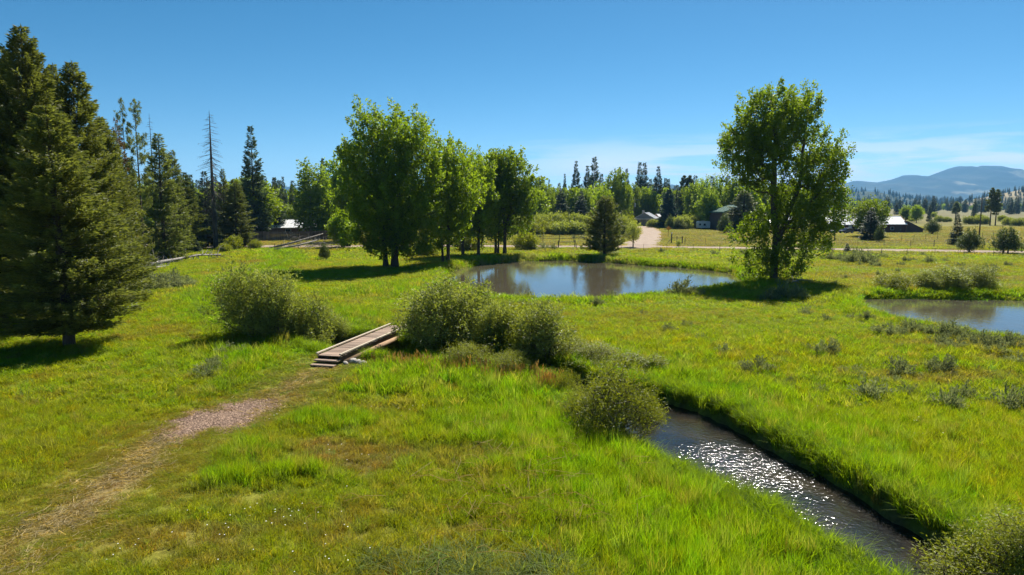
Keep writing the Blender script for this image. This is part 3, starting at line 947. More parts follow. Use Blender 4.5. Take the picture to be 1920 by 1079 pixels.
o = link('stream_water', mk('stream_water', _V, _Q, mats=(M_STREAM,), attrs={'ripple': ('FLOAT', rip)}, smooth=True))
tag(o, 'dark stream water with a glittering riffle', kind='structure')

# ------------------------------------------------------------------ far land
def mountain_mesh(name, sil, Y, depth, grid, seed, tintf, rough=.22, wl=900, mat=None):
    xs = np.array([AT(a, b, Y)[0] for a, b in sil]); zs = np.array([AT(a, b, Y)[2] for a, b in sil])
    X = np.linspace(xs[0], xs[-1], grid[0]); Yv = np.linspace(0, 1, grid[1])
    XX, TT = np.meshgrid(X, Yv)
    ridge = np.interp(XX, xs, zs)
    YY = Y - depth + TT * depth * 1.35
    t = np.clip(TT * 1.35, 0, 2)
    prof = np.where(t < 1, .10 * t + .90 * sstep(0, 1, t) ** 1.15, 1 - .55 * (t - 1) / .35)
    wx = XX + 260 * (fbm(XX / 700, YY / 700, seed + 3, 3) - .5)
    rn = 1 - np.abs(2 * fbm(wx / wl, YY / (wl * 2.4), seed, 5) - 1)
    ZZ = ridge * prof * (1 - rough * (1 - rn) * np.clip(1.0 - t, 0, .8) * 2.4)
    ZZ = ZZ - 2 * (t < .02)
    V = np.column_stack([XX.ravel(), YY.ravel(), ZZ.ravel()])
    nx, ny = grid
    ii = (np.arange(ny - 1)[:, None] * nx + np.arange(nx - 1)[None, :]).ravel()
    Q = np.stack([ii, ii + 1, ii + nx + 1, ii + nx], 1)
    tint = tintf(XX.ravel(), YY.ravel(), ZZ.ravel(), t.ravel())
    return link(name, mk(name, V, Q, mats=(mat,), attrs={'tint': ('FLOAT_COLOR', tint)}, smooth=True))
FOREST, BALD = np.array((.022, .036, .020)), np.array((.20, .19, .12))
M_HILL = tint_mat('hill_cover', .02, .6, 1.3)
def mt_tint(x, y, z, t):
    n = fbm(x / 150, y / 300, 91, 5); n2 = fbm(x / 900, y / 1100, 95, 3)
    g = sstep(.57, .66, n * .65 + n2 * .35)
    # the big bald flank below the right hand summit and two clearings lower down
    def spot(px, py, Yd, rx, ry, s=1.0):
        cx, _, cz = AT(px, py, Yd)
        return s * sstep(1.15, .75, np.sqrt(((x - cx) / rx) ** 2 + ((z - cz) / ry) ** 2) + .9 * (n - .5))
    b = np.maximum.reduce([spot(1850, 340, 7400, 190, 85, .7), spot(1885, 332, 7500, 150, 50, .6), spot(1765, 346, 7000, 60, 25, .9), spot(1752, 363, 6600, 75, 16, .9), spot(1785, 362, 6600, 75, 18, .75)])
    g = np.clip(np.maximum(g * .15, b), 0, 1)
    return FOREST * (1 - g)[:, None] + BALD * g[:, None]
SIL = [(-400, 368), (300, 366), (480, 358), (540, 350), (640, 360), (900, 362), (1150, 358), (1240, 344), (1300, 352), (1420, 360), (1530, 356), (1580, 346), (1602, 339), (1640, 343), (1672, 337), (1697, 328), (1718, 332.5), (1740, 331), (1764, 322), (1780, 316), (1795, 312), (1806, 317), (1817, 321), (1827, 316), (1838, 311), (1850, 314), (1866, 317), (1888, 324), (1905, 328), (1920, 331), (1990, 336), (2100, 342), (2300, 352), (2600, 368)]
o = mountain_mesh('mountain', SIL, 7600, 2900, (420, 130), 7, mt_tint, rough=.46, wl=430, mat=M_HILL)
tag(o, 'blue hazy mountain range with a bald grassy flank', kind='structure')
def hill_tint(x, y, z, t):
    n = fbm(x / 60, y / 90, 97, 4)
    g = sstep(.42, .58, n)
    return np.array((.10, .105, .045)) * (1 - g)[:, None] + np.array((.30, .245, .14)) * g[:, None]
def wood_tint(x, y, z, t):
    n = fbm(x / 90, y / 160, 99, 4); g = sstep(.60, .70, n) * .8
    return np.array((.035, .052, .024)) * (1 - g)[:, None] + np.array((.27, .23, .13)) * g[:, None]
o = mountain_mesh('hill', [(1350, 384), (1450, 372), (1540, 364), (1590, 360), (1620, 359), (1645, 366), (1680, 374), (1760, 378), (1850, 376), (1920, 372), (2100, 366), (2300, 384)], 2900, 700, (160, 50), 17, wood_tint, rough=.1, wl=300, mat=M_HILL)
tag(o, 'low wooded ridge in front of the mountains', kind='structure')
o = mountain_mesh('hill', [(1790, 385), (1840, 375), (1872, 366), (1900, 359), (1925, 354), (1990, 345), (2080, 342), (2250, 360), (2400, 384)], 1500, 420, (140, 60), 23, hill_tint, rough=.12, wl=160, mat=M_HILL)
tag(o, 'dry grassy foothill dotted with pines at the right edge', kind='structure')

# ------------------------------------------------------------------ haze: one closed box of thin pale air
mh = bpy.data.materials.new('haze_air')
nt, ns, ls = nodes_of(mh)
_o = N(nt, 'ShaderNodeOutputMaterial'); _v = N(nt, 'ShaderNodeVolumePrincipled')
_v.inputs['Color'].default_value = (*HAZEC, 1)
_v.inputs['Density'].default_value = HAZE
_v.inputs['Anisotropy'].default_value = .2
ls.new(_v.outputs[0], _o.inputs['Volume'])
hz = MB().box(-11000, 11000, -300, 10900, -2.2, 480).build('haze', mh)
tag(hz, 'thin blue summer haze filling the valley air', kind='stuff')

# ------------------------------------------------------------------ grass (nobody could count it)
def blade_patch(name, seed, n, rad, w, lean, mat, hmin=.55, kink=.5):
    rng = np.random.default_rng(seed)
    r = rad * np.sqrt(rng.random(n)); a = rng.random(n) * 6.283
    b = np.column_stack([r * np.cos(a), r * np.sin(a), np.full(n, -.06)])
    h = rng.uniform(hmin, 1.08, n)
    la = rng.random(n) * 6.283; lm = rng.uniform(.1, 1, n) * lean
    ld = np.column_stack([np.cos(la), np.sin(la), np.zeros(n)])
    fa = rng.random(n) * 6.283
    s = np.column_stack([np.cos(fa), np.sin(fa), np.zeros(n)]) * (w * rng.uniform(.6, 1.3, n))[:, None] * .5
    mid = b + np.array([0, 0, 1]) * (h * .58)[:, None] + ld * (lm * h * .30)[:, None]
    tip = b + np.array([0, 0, 1]) * (h * (1 - .25 * lm))[:, None] + ld * (lm * h * (1 + kink * .3))[:, None]
    V = np.stack([b - s, b + s, mid + s * .8, mid - s * .8, tip], 1).reshape(-1, 3)
    k = np.arange(n) * 5
    Q = np.stack([k, k + 1, k + 2, k + 3], 1); T = np.stack([k + 3, k + 2, k + 4], 1)
    rnd = np.repeat(rng.random(n), 5)
    return bpy.data.objects.new(name, mk(name, V, Q, T, mats=(mat,), attrs={'rnd': ('FLOAT', rnd)}))
def scatter(name, pats, P, rot, scl, idx, tint, label, tilt=None):
    """one object whose points each carry one pattern"""
    col = bpy.data.collections.new(name + '_patterns')
    for i, p in enumerate(pats):
        p.name = '%s_pattern_%02d' % (name, i)
        col.objects.link(p)
    me = bpy.data.meshes.new(name)
    me.vertices.add(len(P)); me.vertices.foreach_set('co', np.ascontiguousarray(P, np.float32).ravel())
    rv = np.zeros((len(P), 3)); rv[:, 2] = rot
    if tilt is not None: rv[:, :2] = tilt
    for k, typ, a in (('spin', 'FLOAT_VECTOR', rv), ('size', 'FLOAT_VECTOR', scl), ('pick', 'INT', idx)):
        at = me.attributes.new(k, typ, 'POINT')
        at.data.foreach_set('value' if typ == 'INT' else 'vector', np.asarray(a, np.int32 if typ == 'INT' else np.float32).ravel())
    at = me.attributes.new('tint', 'FLOAT_COLOR', 'POINT')
    at.data.foreach_set('color', np.column_stack([tint, np.ones(len(tint))]).astype(np.float32).ravel())
    o = link(name, me)
    ng = bpy.data.node_groups.new(name + '_scatter', 'GeometryNodeTree')
    ng.interface.new_socket('Geometry', in_out='INPUT', socket_type='NodeSocketGeometry')
    ng.interface.new_socket('Geometry', in_out='OUTPUT', socket_type='NodeSocketGeometry')
    gi = ng.nodes.new('NodeGroupInput'); go = ng.nodes.new('NodeGroupOutput')
    ip = ng.nodes.new('GeometryNodeInstanceOnPoints')
    ci = ng.nodes.new('GeometryNodeCollectionInfo')
    ci.inputs['Collection'].default_value = col
    ci.inputs['Separate Children'].default_value = True
    ci.inputs['Reset Children'].default_value = True
    def na(nm, dt):
        n = ng.nodes.new('GeometryNodeInputNamedAttribute'); n.data_type = dt; n.inputs['Name'].default_value = nm
        return n.outputs['Attribute']
    L = ng.links
    L.new(gi.outputs[0], ip.inputs['Points']); L.new(ci.outputs[0], ip.inputs['Instance'])
    ip.inputs['Pick Instance'].default_value = True
    L.new(na('pick', 'INT'), ip.inputs['Instance Index'])
    e2r = ng.nodes.new('FunctionNodeEulerToRotation')
    L.new(na('spin', 'FLOAT_VECTOR'), e2r.inputs[0]); L.new(e2r.outputs[0], ip.inputs['Rotation'])
    L.new(na('size', 'FLOAT_VECTOR'), ip.inputs['Scale'])
    L.new(ip.outputs[0], go.inputs[0])
    md = o.modifiers.new('scatter', 'NODES'); md.node_group = ng
    return tag(o, label, kind='stuff')
rngG = np.random.default_rng(77)
def field_points(y0, y1, dens, seed, margin=1.16, extra=4.0):
    r = np.random.default_rng(seed)
    hw = lambda y: y * .75 * margin + extra
    n = int((y1 - y0) * (hw(y0) + hw(y1)) * dens)
    y = np.sqrt(r.random(n) * (y1 ** 2 - y0 ** 2) + y0 ** 2)
    x = (r.random(n) * 2 - 1) * hw(y)
    return x, y
def grow_grass(name, label, y0, y1, dens, size, blade_w, nb, rad, seed, hmul=1.0, lean=.55, stretch=1.0):
    x, y = field_points(y0, y1, dens, seed)
    col, hg, cov, sd, sdP, pd, gd = zones(x, y)
    r = np.random.default_rng(seed + 1)
    keep = r.random(len(x)) < cov * (1.0)
    x, y, col, hg = x[keep], y[keep], col[keep], hg[keep]
    z = H(x, y)
    n = len(x)
    v = r.random(n)
    jit = (.8 + .4 * r.random((n, 1))) * (1 + .12 * r.normal(size=(n, 3)) * np.array([1, .5, 1]))
    # single straw coloured tussocks among the green
    st = (r.random(n) < .10)[:, None]
    tint = np.clip(np.where(st, col * .45 + np.array((.27, .245, .09)) * .6, col) * jit, .004, .6)
    s = size * r.uniform(.75, 1.3, n)
    hh = hg * hmul * r.uniform(.7, 1.35, n) * np.where(st[:, 0], 1.25, 1)
    pats = [blade_patch('p%d' % i, seed * 10 + i, nb, rad, blade_w, lean, M_GRASS) for i in range(5)]
    return scatter(name, pats, np.column_stack([x, y, z]), r.random(n) * 6.283, np.column_stack([s * stretch, s * stretch, hh]), r.integers(0, 5, n), tint, label)
grow_grass('meadow_grass', 'long green and straw meadow grass nearest the viewer', 10, 26, 26 * DENS, .8, .016, 60, .25, 101, 1.0, .38)
grow_grass('meadow_grass', 'bright green meadow grass round the stream and footbridge', 26, 52, 11 * DENS, 1.1, .024, 56, .28, 202, 1.05, .36)
grow_grass('meadow_grass', 'green meadow grass round the ponds', 52, 100, 4.2 * DENS, 1.8, .028, 56, .29, 303, 1.15, .34)
grow_grass('meadow_grass', 'pale meadow grass along the dirt road and in the paddocks', 100, 250, .8 * DENS, 4.0, .026, 56, .31, 404, 1.2, .22)

# ------------------------------------------------------------------ plant prototypes
rs = random.Random(11)
PINE_N = [conifer(500 + i, 16.0, 3.3, 84, 6, 360, .25, .060, M_PINE, M_BARK, gap=.06, bare=.085, prof=.72, droop=.18, rise=.5, base_r=.24, flat=.34, lean=(.02, -.015, .0)[i]) for i in range(3)]
LODGE = [conifer(510 + i, 14.0, 2.2, 66, 5, 120, .34, .09, M_PINE2, M_BARK, bare=.04, prof=.72, droop=.22, rise=.4, base_r=.2, flat=.32) for i in range(2)]
OPENP = [conifer(520 + i, 20.0, 2.4, 34, 3, 200, .30, .07, M_PINE2, M_BARK, bare=.36, prof=.45, droop=.05, rise=.5, base_r=.2, tuft=1, gap=.25) for i in range(2)]
RUSTP = conifer(525, 16.0, 2.2, 44, 4, 80, .34, .10, M_RUST, M_BARK, bare=.15, prof=.7, droop=.25, rise=.3, base_r=.2, gap=.15)
SPRUCE = [conifer(530 + i, 22.0, 3.6, 66, 6, 80, .60, .18, M_SPRUCE, M_BARK, bare=.04, prof=.85, droop=.28, rise=.25, base_r=.28, flat=.26, gap=.1) for i in range(2)]
SPRUCEF = [conifer(540 + i, 22.0, 3.4, 52, 6, 70, .75, .21, M_SPRUCE, M_BARK, bare=.03, prof=.8, droop=.25, rise=.25, base_r=.28, flat=.3, gap=.1) for i in range(3)]
BLUES = conifer(545, 12.0, 3.6, 40, 7, 70, .8, .28, M_BLUE, M_BARK, bare=.0, prof=.75, droop=.15, rise=.3, base_r=.25, flat=.35)
PONDP = conifer(548, 9.5, 3.3, 50, 5, 150, .36, .10, M_PINE, M_BARK, gap=.15, bare=.10, prof=.55, droop=.05, rise=.7, base_r=.22, flat=.34)
PONDER = [conifer(550 + i, 24.0, 3.2, 34, 4, 240, .65, .2, M_PINE2, M_BARK, bare=.32, prof=.5, droop=.08, rise=.4, base_r=.4, tuft=1, gap=.25) for i in range(2)]
SNAG = conifer(560, 20.0, 1.75, 64, 4, 0, .1, .1, None, M_SNAG, bare=.18, prof=.5, droop=.55, rise=-.4, base_r=.24, needles=False)
SNAG2 = conifer(561, 20.0, 1.2, 30, 3, 0, .1, .1, None, M_SNAG, bare=.35, prof=.5, droop=.3, rise=-.2, base_r=.16, needles=False)

# the lone cottonwood by the pond, outline taken limb by limb
LONE = broadleaf(601, [(-.5, 0, 17.0, 4.2, 3.8, 3.6), (2.6, 0, 17.9, 1.7, 1.7, 3.0), (-.6, 0, 19.2, 1.6, 1.6, 1.8), (-3.7, .3, 14.0, 2.8, 2.8, 3.7), (-.4, 0, 12.0, 3.4, 3.2, 3.4, .8), (5.0, 0, 12.5, 2.8, 2.8, 3.6), (5.0, 0, 8.4, 2.7, 2.6, 3.4), (4.4, .2, 4.6, 1.8, 1.8, 2.0), (1.4, 0, 8.0, 2.3, 2.3, 2.8, .9), (-3.4, -.6, 4.9, 2.2, 1.4, .9, 1.3), (-1.9, -.2, 2.0, 2.2, 1.9, 1.6, 1.5), (1.5, 0, 1.7, 1.8, 1.6, 1.4, 1.5), (.2, -.9, 3.2, 1.7, 1.0, 2.2, 1.3), (2.2, -.3, 4.6, 1.8, 1.5, 1.6, 1.2), (-2.0, -.4, 6.4, 1.8, 1.6, 1.5, .9)],
                 [[(0, 0, -.3), (.05, 0, 2.0), (.1, 0, 5.2), (-.35, 0, 8.5), (-.5, 0, 13.5), (-.5, 0, 18.5)], [(.08, 0, 3.6), (.9, 0, 6.4), (2.4, 0, 10.5), (2.7, 0, 16)]], 680, (1.5, .32, 112), (.225, .88), M_COTT, M_BARK, .44, up=.95, mind=.60, shell=.33, rag=.26)
# the big double stemmed cottonwood left of the pond
TWIN = broadleaf(602, [(-2.6, 0, 18.3, 2.4, 2.4, 3.4), (1.4, 0, 17.4, 4.2, 4, 3.6), (-1.6, 0, 14, 4.8, 4.6, 4.2), (2.4, 0, 12.8, 4.6, 4.4, 5), (0, 0, 9, 5.4, 4.8, 4.6), (-1.2, 0, 5.4, 4.4, 4, 3.4), (1.6, 0, 5, 4, 4, 3.4), (.4, 0, 2.6, 2.8, 2.8, 1.8, .7)],
                 [[(-.65, 0, -.3), (-.7, 0, 3), (-1.3, 0, 9), (-2.2, 0, 18)], [(.6, 0, -.3), (.6, .1, 3), (1.2, 0, 9), (1.6, 0, 17.5)], [(.1, .5, -.3), (.2, .8, 4), (.4, 1.6, 12)]], 1050, (1.5, .30, 70), (.27, .85), M_COTT, M_BARK, .36, up=.9, mind=.66, shell=.28, rag=.26)
PONDSIDE = [
    broadleaf(603, [(0, 0, 14, 3.1, 3, 3.1), (.7, 0, 10, 4.1, 4, 4), (-.2, 0, 6, 3.4, 3.2, 3), (-.8, 0, 3.5, 2, 2, 1.5)], [[(0, 0, -.3), (.1, 0, 4), (.2, 0, 15)], [(-.7, .4, -.3), (-.9, .5, 4), (-1.2, .5, 11)]], 400, (1.4, .29, 52), (.30, .85), M_COTT, M_BARK, .24, up=.9, mind=.62, rag=.26),
    broadleaf(604, [(0, 0, 13.4, 2.6, 2.6, 3.0), (.3, 0, 9.4, 3.6, 3.4, 3.6), (0, 0, 5.6, 3.0, 3, 2.6)], [[(0, 0, -.3), (.1, 0, 5), (.1, 0, 14)], [(.5, 0, 2.0), (1.2, 0, 5), (1.8, 0, 10)]], 330, (1.4, .29, 52), (.30, .85), M_COTT2, M_BARK, .25, up=.9, mind=.62, rag=.26),
    broadleaf(605, [(-.6, 0, 13.2, 2.6, 2.6, 3.0), (1.6, 0, 12, 2.4, 2.4, 3.6), (0, 0, 9, 4.0, 3.6, 3.2), (3.2, 0, 8, 2.4, 2.4, 2.4), (2.0, 0, 4.6, 2.2, 2.2, 1.4, .8)], [[(0, 0, -.3), (.1, 0, 4), (-.2, 0, 8), (-.5, 0, 14)], [(.1, 0, 4), (1.0, 0, 7), (1.8, 0, 13)]], 390, (1.4, .29, 52), (.30, .85), M_COTT, M_BARK, .26, up=.9, mind=.62, rag=.26)]
BROAD = [broadleaf(610 + i, [(0, 0, 9.6, 2.6, 2.6, 2.4), (-.8, 0, 7, 3.3, 3.3, 3), (1.0, .3, 6.4, 3.2, 3.2, 3), (0, 0, 3.6, 3.3, 3.3, 2.4)], [[(0, 0, -.3), (.1, 0, 2.5), (-.2, 0, 9.5)]], 230, (1.4, .40, 40), (.40, .85), (M_COTT2, M_MAPLE, M_COTT)[i], M_BARK, .22, mind=.6) for i in range(3)]
POPLAR = [broadleaf(620 + i, [(0, 0, 14.5, 1.3, 1.3, 3.2), (.2, 0, 10.5, 2.0, 2.0, 4.0), (-.2, 0, 6.5, 2.4, 2.4, 3.6), (0, 0, 3.2, 2.2, 2.2, 2.2)], [[(0, 0, -.3), (.1, 0, 6), (0, 0, 15.5)]], 300, (1.5, .34, 22), (.42, .7), (M_COTT2, M_COTT)[i], M_BARKL, .2, up=1.5, mind=.5) for i in range(2)]
ROUND = broadleaf(630, [(0, 0, 7.2, 4.0, 4.0, 2.5), (0, 0, 5.2, 4.3, 4.3, 2.4), (.4, 0, 3.4, 3.6, 3.6, 1.6)], [[(0, 0, -.3), (0, 0, 1.8), (.2, 0, 6.5)]], 330, (1.0, .42, 26), (.40, .8), M_MAPLE, M_BARK, .22, mind=.5)
JUNIP = [broadleaf(640 + i, [(0, 0, 3.2, 1.3, 1.3, 1.7), (0, 0, 2.2, 2.1, 2.1, 1.4), ((-.3, .3)[i], 0, 1.5, 2.2, 2.2, 1.0)], [[(0, 0, -.2), (0, 0, 1), (.1, 0, 3.6)]] if i == 0 else [[(-.3, 0, -.2), (-.3, 0, 1), (0, 0, 3.4)], [(.3, 0, -.2), (.35, 0, 1), (.6, 0, 2.8)]], 260, (.7, .2, 26), (.24, .5), M_JUNI, M_BARK, .13, up=.9, mind=.28) for i in range(2)]
SHRUBT = broadleaf(650, [(0, 0, 3.6, 1.6, 1.6, 1.5), (0, 0, 2.4, 1.5, 1.5, 1.2)], [[(0, 0, -.2), (0, 0, 1.1), (.1, 0, 3.4)]], 120, (.8, .28, 22), (.26, .5), M_WILL, M_BARK, .12, mind=.35)
FARB = [broadleaf(660 + i, [(0, 0, 8.6, 3.2, 3.2, 3), (0, 0, 5, 3.9, 3.9, 3.2), (.4, 0, 2.8, 3.4, 3.4, 2)], [[(0, 0, -.3), (0, 0, 9)]], 110, (1.5, .65, 17), (.8, .85), (M_COTT2, M_MAPLE)[i], M_BARK, .22, mind=.9, step=1.6) for i in range(2)]
def willow(seed, w, h, n, mat, leaf=(.17, .34), clump=(.85, .17, 36), lobes=3, mind=.22, stems=7):
    r = random.Random(seed)
    el = [(0, 0, h * .50, w * .33, w * .31, h * .46)]
    for i in range(lobes):
        a = 6.283 * i / lobes + r.random()
        hh = h * r.uniform(.24, .52); rr_ = w * r.uniform(.17, .28)
        el.append((math.cos(a) * w * r.uniform(.22, .36), math.sin(a) * w * r.uniform(.22, .36), hh, rr_, rr_, hh * .85))
    tr = []
    for i in range(stems):
        a = 6.283 * i / stems + r.random() * .6
        q = w * .05
        tr.append([(math.cos(a) * q, math.sin(a) * q, -.15), (math.cos(a) * q * 2.2, math.sin(a) * q * 2.2, h * .14), (math.cos(a) * w * .16, math.sin(a) * w * .16, h * .34)])
    return broadleaf(seed, el, tr, n, clump, leaf, mat, M_BARK, .05, up=.9, mind=mind, shell=.42, step=.4, rag=.42)
WB = ('stems', 'foliage')
W_OPEN = willow(701, 4.8, 4.2, 620, M_WILL, lobes=4)
W_UP = willow(702, 3.0, 3.3, 340, M_WILL, lobes=3, clump=(.9, .15, 30))
W_DOME = willow(703, 5.2, 3.7, 760, M_WILL, lobes=6, clump=(.6, .18, 34), mind=.24)
W_YEL = willow(704, 3.6, 2.6, 420, M_WILLY, lobes=4, clump=(.7, .17, 28))
W_WISP = willow(705, 2.6, 3.1, 260, M_WILL, lobes=3, clump=(1.0, .13, 30))
W_BANK = willow(706, 3.0, 2.2, 430, M_WILLY, leaf=(.10, .28), lobes=4, clump=(.6, .14, 34), mind=.16)
W_FAR = [willow(707 + i, 6.0, 4.2, 190, (M_WILL, M_WILLY)[i], leaf=(.42, .5), clump=(.9, .36, 26), lobes=4, mind=.5, stems=4) for i in range(2)]
def sage_mesh(seed, n=420, w=.62, h=.85):
    rng = np.random.default_rng(seed)
    k = 26
    d = nrm(rng.normal(size=(k, 3)) * np.array([1, 1, .55]) + np.array([0, 0, .55])); d[:, 2] = np.abs(d[:, 2])
    L = rng.uniform(.5, 1.05, k)
    i = rng.integers(0, k, n)
    t = .35 + .65 * rng.random(n) ** .6
    P = d[i] * (t * L[i])[:, None] * np.array([w, w, h]) + rng.normal(size=(n, 3)) * .055
    P[:, 2] = np.abs(P[:, 2])
    ax = nrm(d[i] * .8 + rng.normal(size=(n, 3)) * .5 + np.array([0, 0, .5]))
    return leaf_mesh('sagebrush', leaves(P, ax, rng.uniform(.07, .15, n), rng.uniform(.022, .045, n), rng), M_SAGE, rng, .5 * rng.random(k)[i] + .5 * rng.random(n))
SAGE = [sage_mesh(720 + i, 1200) for i in range(4)]

ORD = ['leftmost', 'second from the left', 'third from the left', 'fourth from the left', 'fifth from the left', 'sixth from the left', 'seventh from the left', 'eighth from the left', 'ninth from the left', 'tenth from the left', 'tenth from the right', 'ninth from the right', 'eighth from the right', 'seventh from the right', 'sixth from the right', 'fifth from the right', 'fourth from the right', 'third from the right', 'second from the right', 'rightmost']
def ordinal(i, n):
    return ORD[i] if i < (n + 1) // 2 and i < 10 else ORD[len(ORD) - (n - i)]

# ------------------------------------------------------------------ the pine stand at the left
gP = 'tall pines of the stand at the left'
for i, (bx, by, top, w, lb) in enumerate([
    (130, 652, 200, 275, 'broad bushy pine in front of its stand with a bare lower trunk'),
    (75, 612, 52, 225, 'tallest pine of the stand with a pointed top above all others'),
    (42, 602, 90, 200, 'pine with its top just left of the tallest pine'),
    (106, 596, 94, 195, 'pine with its top just right of the tallest pine'),
    (162, 588, 120, 195, 'tall pine with a separate top between the tallest pine and the thin open pines'),
    (8, 618, 172, 220, 'lower pine at the left edge in front of the stand'),
    (-80, 626, 150, 240, 'pine at the very edge of the view'),
    (130, 584, 124, 120, 'slim pine spire squeezed among the tall pines'),
    (212, 566, 222, 150, 'pine at the right end of the dense stand'),
    (186, 545, 262, 110, 'shorter pine filling the stand below the separate tall top'), (240, 540, 300, 90, 'low pine at the foot of the thin open pines'), (60, 580, 215, 150, 'pine in the shaded middle of the stand')]):
    put_px(PINE_N[i % 3], 16.0, 6.4, 'pine_tree', lb, 'pine tree', bx, by, top, w, gP, rs=rs)
for bx, by, top, w, lb in [(249, 508, 184, 46, 'thin tall pine with tufted open crown, left one of two'), (272, 506, 186, 58, 'thin tall pine with tufted open crown, right one of two')]:
    put_px(OPENP[0 if bx < 260 else 1], 20.0, 4.6, 'open_pine', lb, 'pine tree', bx, by, top, w, 'thin open pines', rs=rs)
put_px(RUSTP, 16.0, 4.2, 'dying_pine', 'rusty brown dying pine beside the thin open pines', 'pine tree', 236, 522, 224, 60, rs=rs)
put_px(SNAG2, 20.0, 2.2, 'dead_snag', 'thin bare dead trunk beside the open pines', 'dead tree', 296, 484, 212, 30, rs=rs, parts=('trunk', 'x'))
put_px(SNAG, 20.0, 3.5, 'dead_snag', 'tall grey dead tree with drooping bare branches near the board fence', 'dead tree', 405, 466, 207, 58, rs=rs, parts=('trunk', 'x'))
gL = 'dark conifers between the pine stand and the board fence'
for i, (bx, by, top, w, lb) in enumerate([
    (310, 492, 252, 88, 'dense dark conifer with a clear stem over the fallen log'), (333, 477, 283, 66, 'dark conifer behind the one over the fallen log'),
    (352, 470, 324, 78, 'short broad conifer left of the tall dead tree'), (445, 464, 338, 74, 'leaning brownish conifer right of the tall dead tree'), (424, 460, 318, 40, 'narrow conifer just behind the tall dead tree')]):
    put_px(LODGE[i % 2], 14.0, 4.3, 'conifer', lb, 'conifer', bx, by, top, w, gL, rs=rs)
for bx, Y, top, w, lb in [(388, 130, 322, 56, 'bluish conifer left of the tall dead tree'), (478, 168, 238, 62, 'tall spiky spruce rising over the bright green tree'), (534, 215, 332, 24, 'small distant spruce left of the poplars'), (550, 220, 346, 26, 'smaller distant spruce close to the poplars'), (518, 190, 334, 44, 'dark spruce behind the bright green tree'), (609, 182, 298, 34, 'dark spruce top behind the poplars')]:
    put_px(SPRUCE[bx % 2], 22.0, 6.6, 'spruce_tree', lb, 'spruce', bx, 0, top, w, 'spruces behind the board fence', Y=Y, rs=rs)
put_px(SPRUCE[0], 22.0, 6.6, 'spruce_sapling', 'tiny dark spruce sapling near the foot of the tall dead tree', 'spruce', 370, 474, 450, 17, rs=rs)
put_px(BROAD[1], 12.0, 7.6, 'bright_tree', 'bright yellow green leafy tree in front of the white roofed house', 'tree', 478, 0, 328, 108, Y=173, rs=rs)
put_px(BROAD[1], 12.0, 7.6, 'bright_tree', 'small lime green tree partly hiding the white roof', 'tree', 543, 0, 383, 62, Y=206, rs=rs)
for i, (bx, Y, top, w, lb) in enumerate([(584, 174, 297, 66, 'pointed green poplar in front of the white roofs'), (609, 176, 312, 46, 'narrow poplar close beside the pointed one')]):
    put_px(POPLAR[i], 17.0, 5.0, 'poplar_tree', lb, 'poplar', bx, 0, top, w, 'poplars by the white roofed house', Y=Y, rs=rs)
for bx, Y, top, w, lb in [(640, 186, 287, 92, 'cottonwood behind the big twin stemmed cottonwood'), (668, 150, 305, 80, 'leafy tree hugging the twin stemmed cottonwood'), (640, 128, 395, 60, 'low dark tree over the parked tractor')]:
    put_px(BROAD[2], 12.0, 7.6, 'cottonwood', lb, 'cottonwood', bx, 0, top, w, Y=Y, rs=rs)

# ------------------------------------------------------------------ cottonwoods round the pond
x, y = G(733, 503); put(TWIN, 'cottonwood', 'biggest cottonwood with several dark stems left of the pond', 'cottonwood', (x, y, H1(x, y) - .05), (1, 1, .93))
for i, (pi, bx, by, top, lb) in enumerate([(0, 840, 496, 258, 'cottonwood next to the biggest one on the pond bank'), (1, 897, 482, 278, 'cottonwood in the middle of the pond bank row'), (1, 868, 480, 290, 'slender cottonwood standing behind the pond bank row'), (2, 946, 490, 276, 'last cottonwood of the pond bank row with a forked stem'), (0, 930, 488, 285, 'cottonwood with a straight stem close to the forked one')]):
    put_px(PONDSIDE[pi], (17.2, 16.6, 16.6)[pi], 8, 'cottonwood', lb, 'cottonwood', bx, by, top, None, 'cottonwoods on the pond bank', rotz=(0, .4, 2.2, 0, 2.6)[i], rs=rs)
x, y = G(1450, 527); put(LONE, 'cottonwood', 'lone tall cottonwood between the two ponds', 'cottonwood', (x, y, H1(x, y) - .05), (.93, .93, .945))
put_px(PONDP, 9.8, 6.8, 'pine_tree', 'single dark pine on the far bank of the middle pond', 'pine tree', 1133, 481, 368, 92, rs=rs)
put_px(SHRUBT, 5.0, 3.2, 'small_tree', 'small grey green tree beside the mouth of the driveway', 'tree', 1187, 464, 413, 34, rs=rs)

# ------------------------------------------------------------------ trees beyond the road
gF = 'conifers among the trees behind the willow band'
lF = 'dark conifer among the leafy trees behind the willow band'
for bx, Y, top, w, lb in [(1079, 300, 303, 28, 'tall conifer left of the tallest one behind the pond pine'), (1113, 290, 295, 38, 'tallest conifer in the wood behind the pond pine'), (1100, 300, 312, 28, None), (1058, 330, 327, 14, None), (1029, 340, 337, 13, None), (1160, 335, 314, 20, None), (1173, 335, 317, 22, None), (1197, 300, 305, 28, 'left of the paired conifers above the grey roofed house'), (1206, 298, 306, 30, 'right of the paired conifers above the grey roofed house'), (1232, 290, 313, 30, 'single conifer right of the pair above the grey roof'), (1052, 250, 354, 38, None), (1089, 245, 360, 34, None), (1008, 330, 340, 16, None), (1270, 275, 352, 26, None), (1148, 262, 360, 26, None), (1300, 330, 345, 20, None)]:
    put_px(SPRUCEF[bx % 3], 22.0, 6.4, 'conifer', lb or lF, 'conifer', bx, 0, top, w, gF, Y=Y, rs=rs)
put_px(BLUES, 12.0, 7.0, 'blue_spruce', 'rounded dark blue spruce beside the grey roofed house', 'spruce', 1253, 0, 356, 42, Y=240, rs=rs)
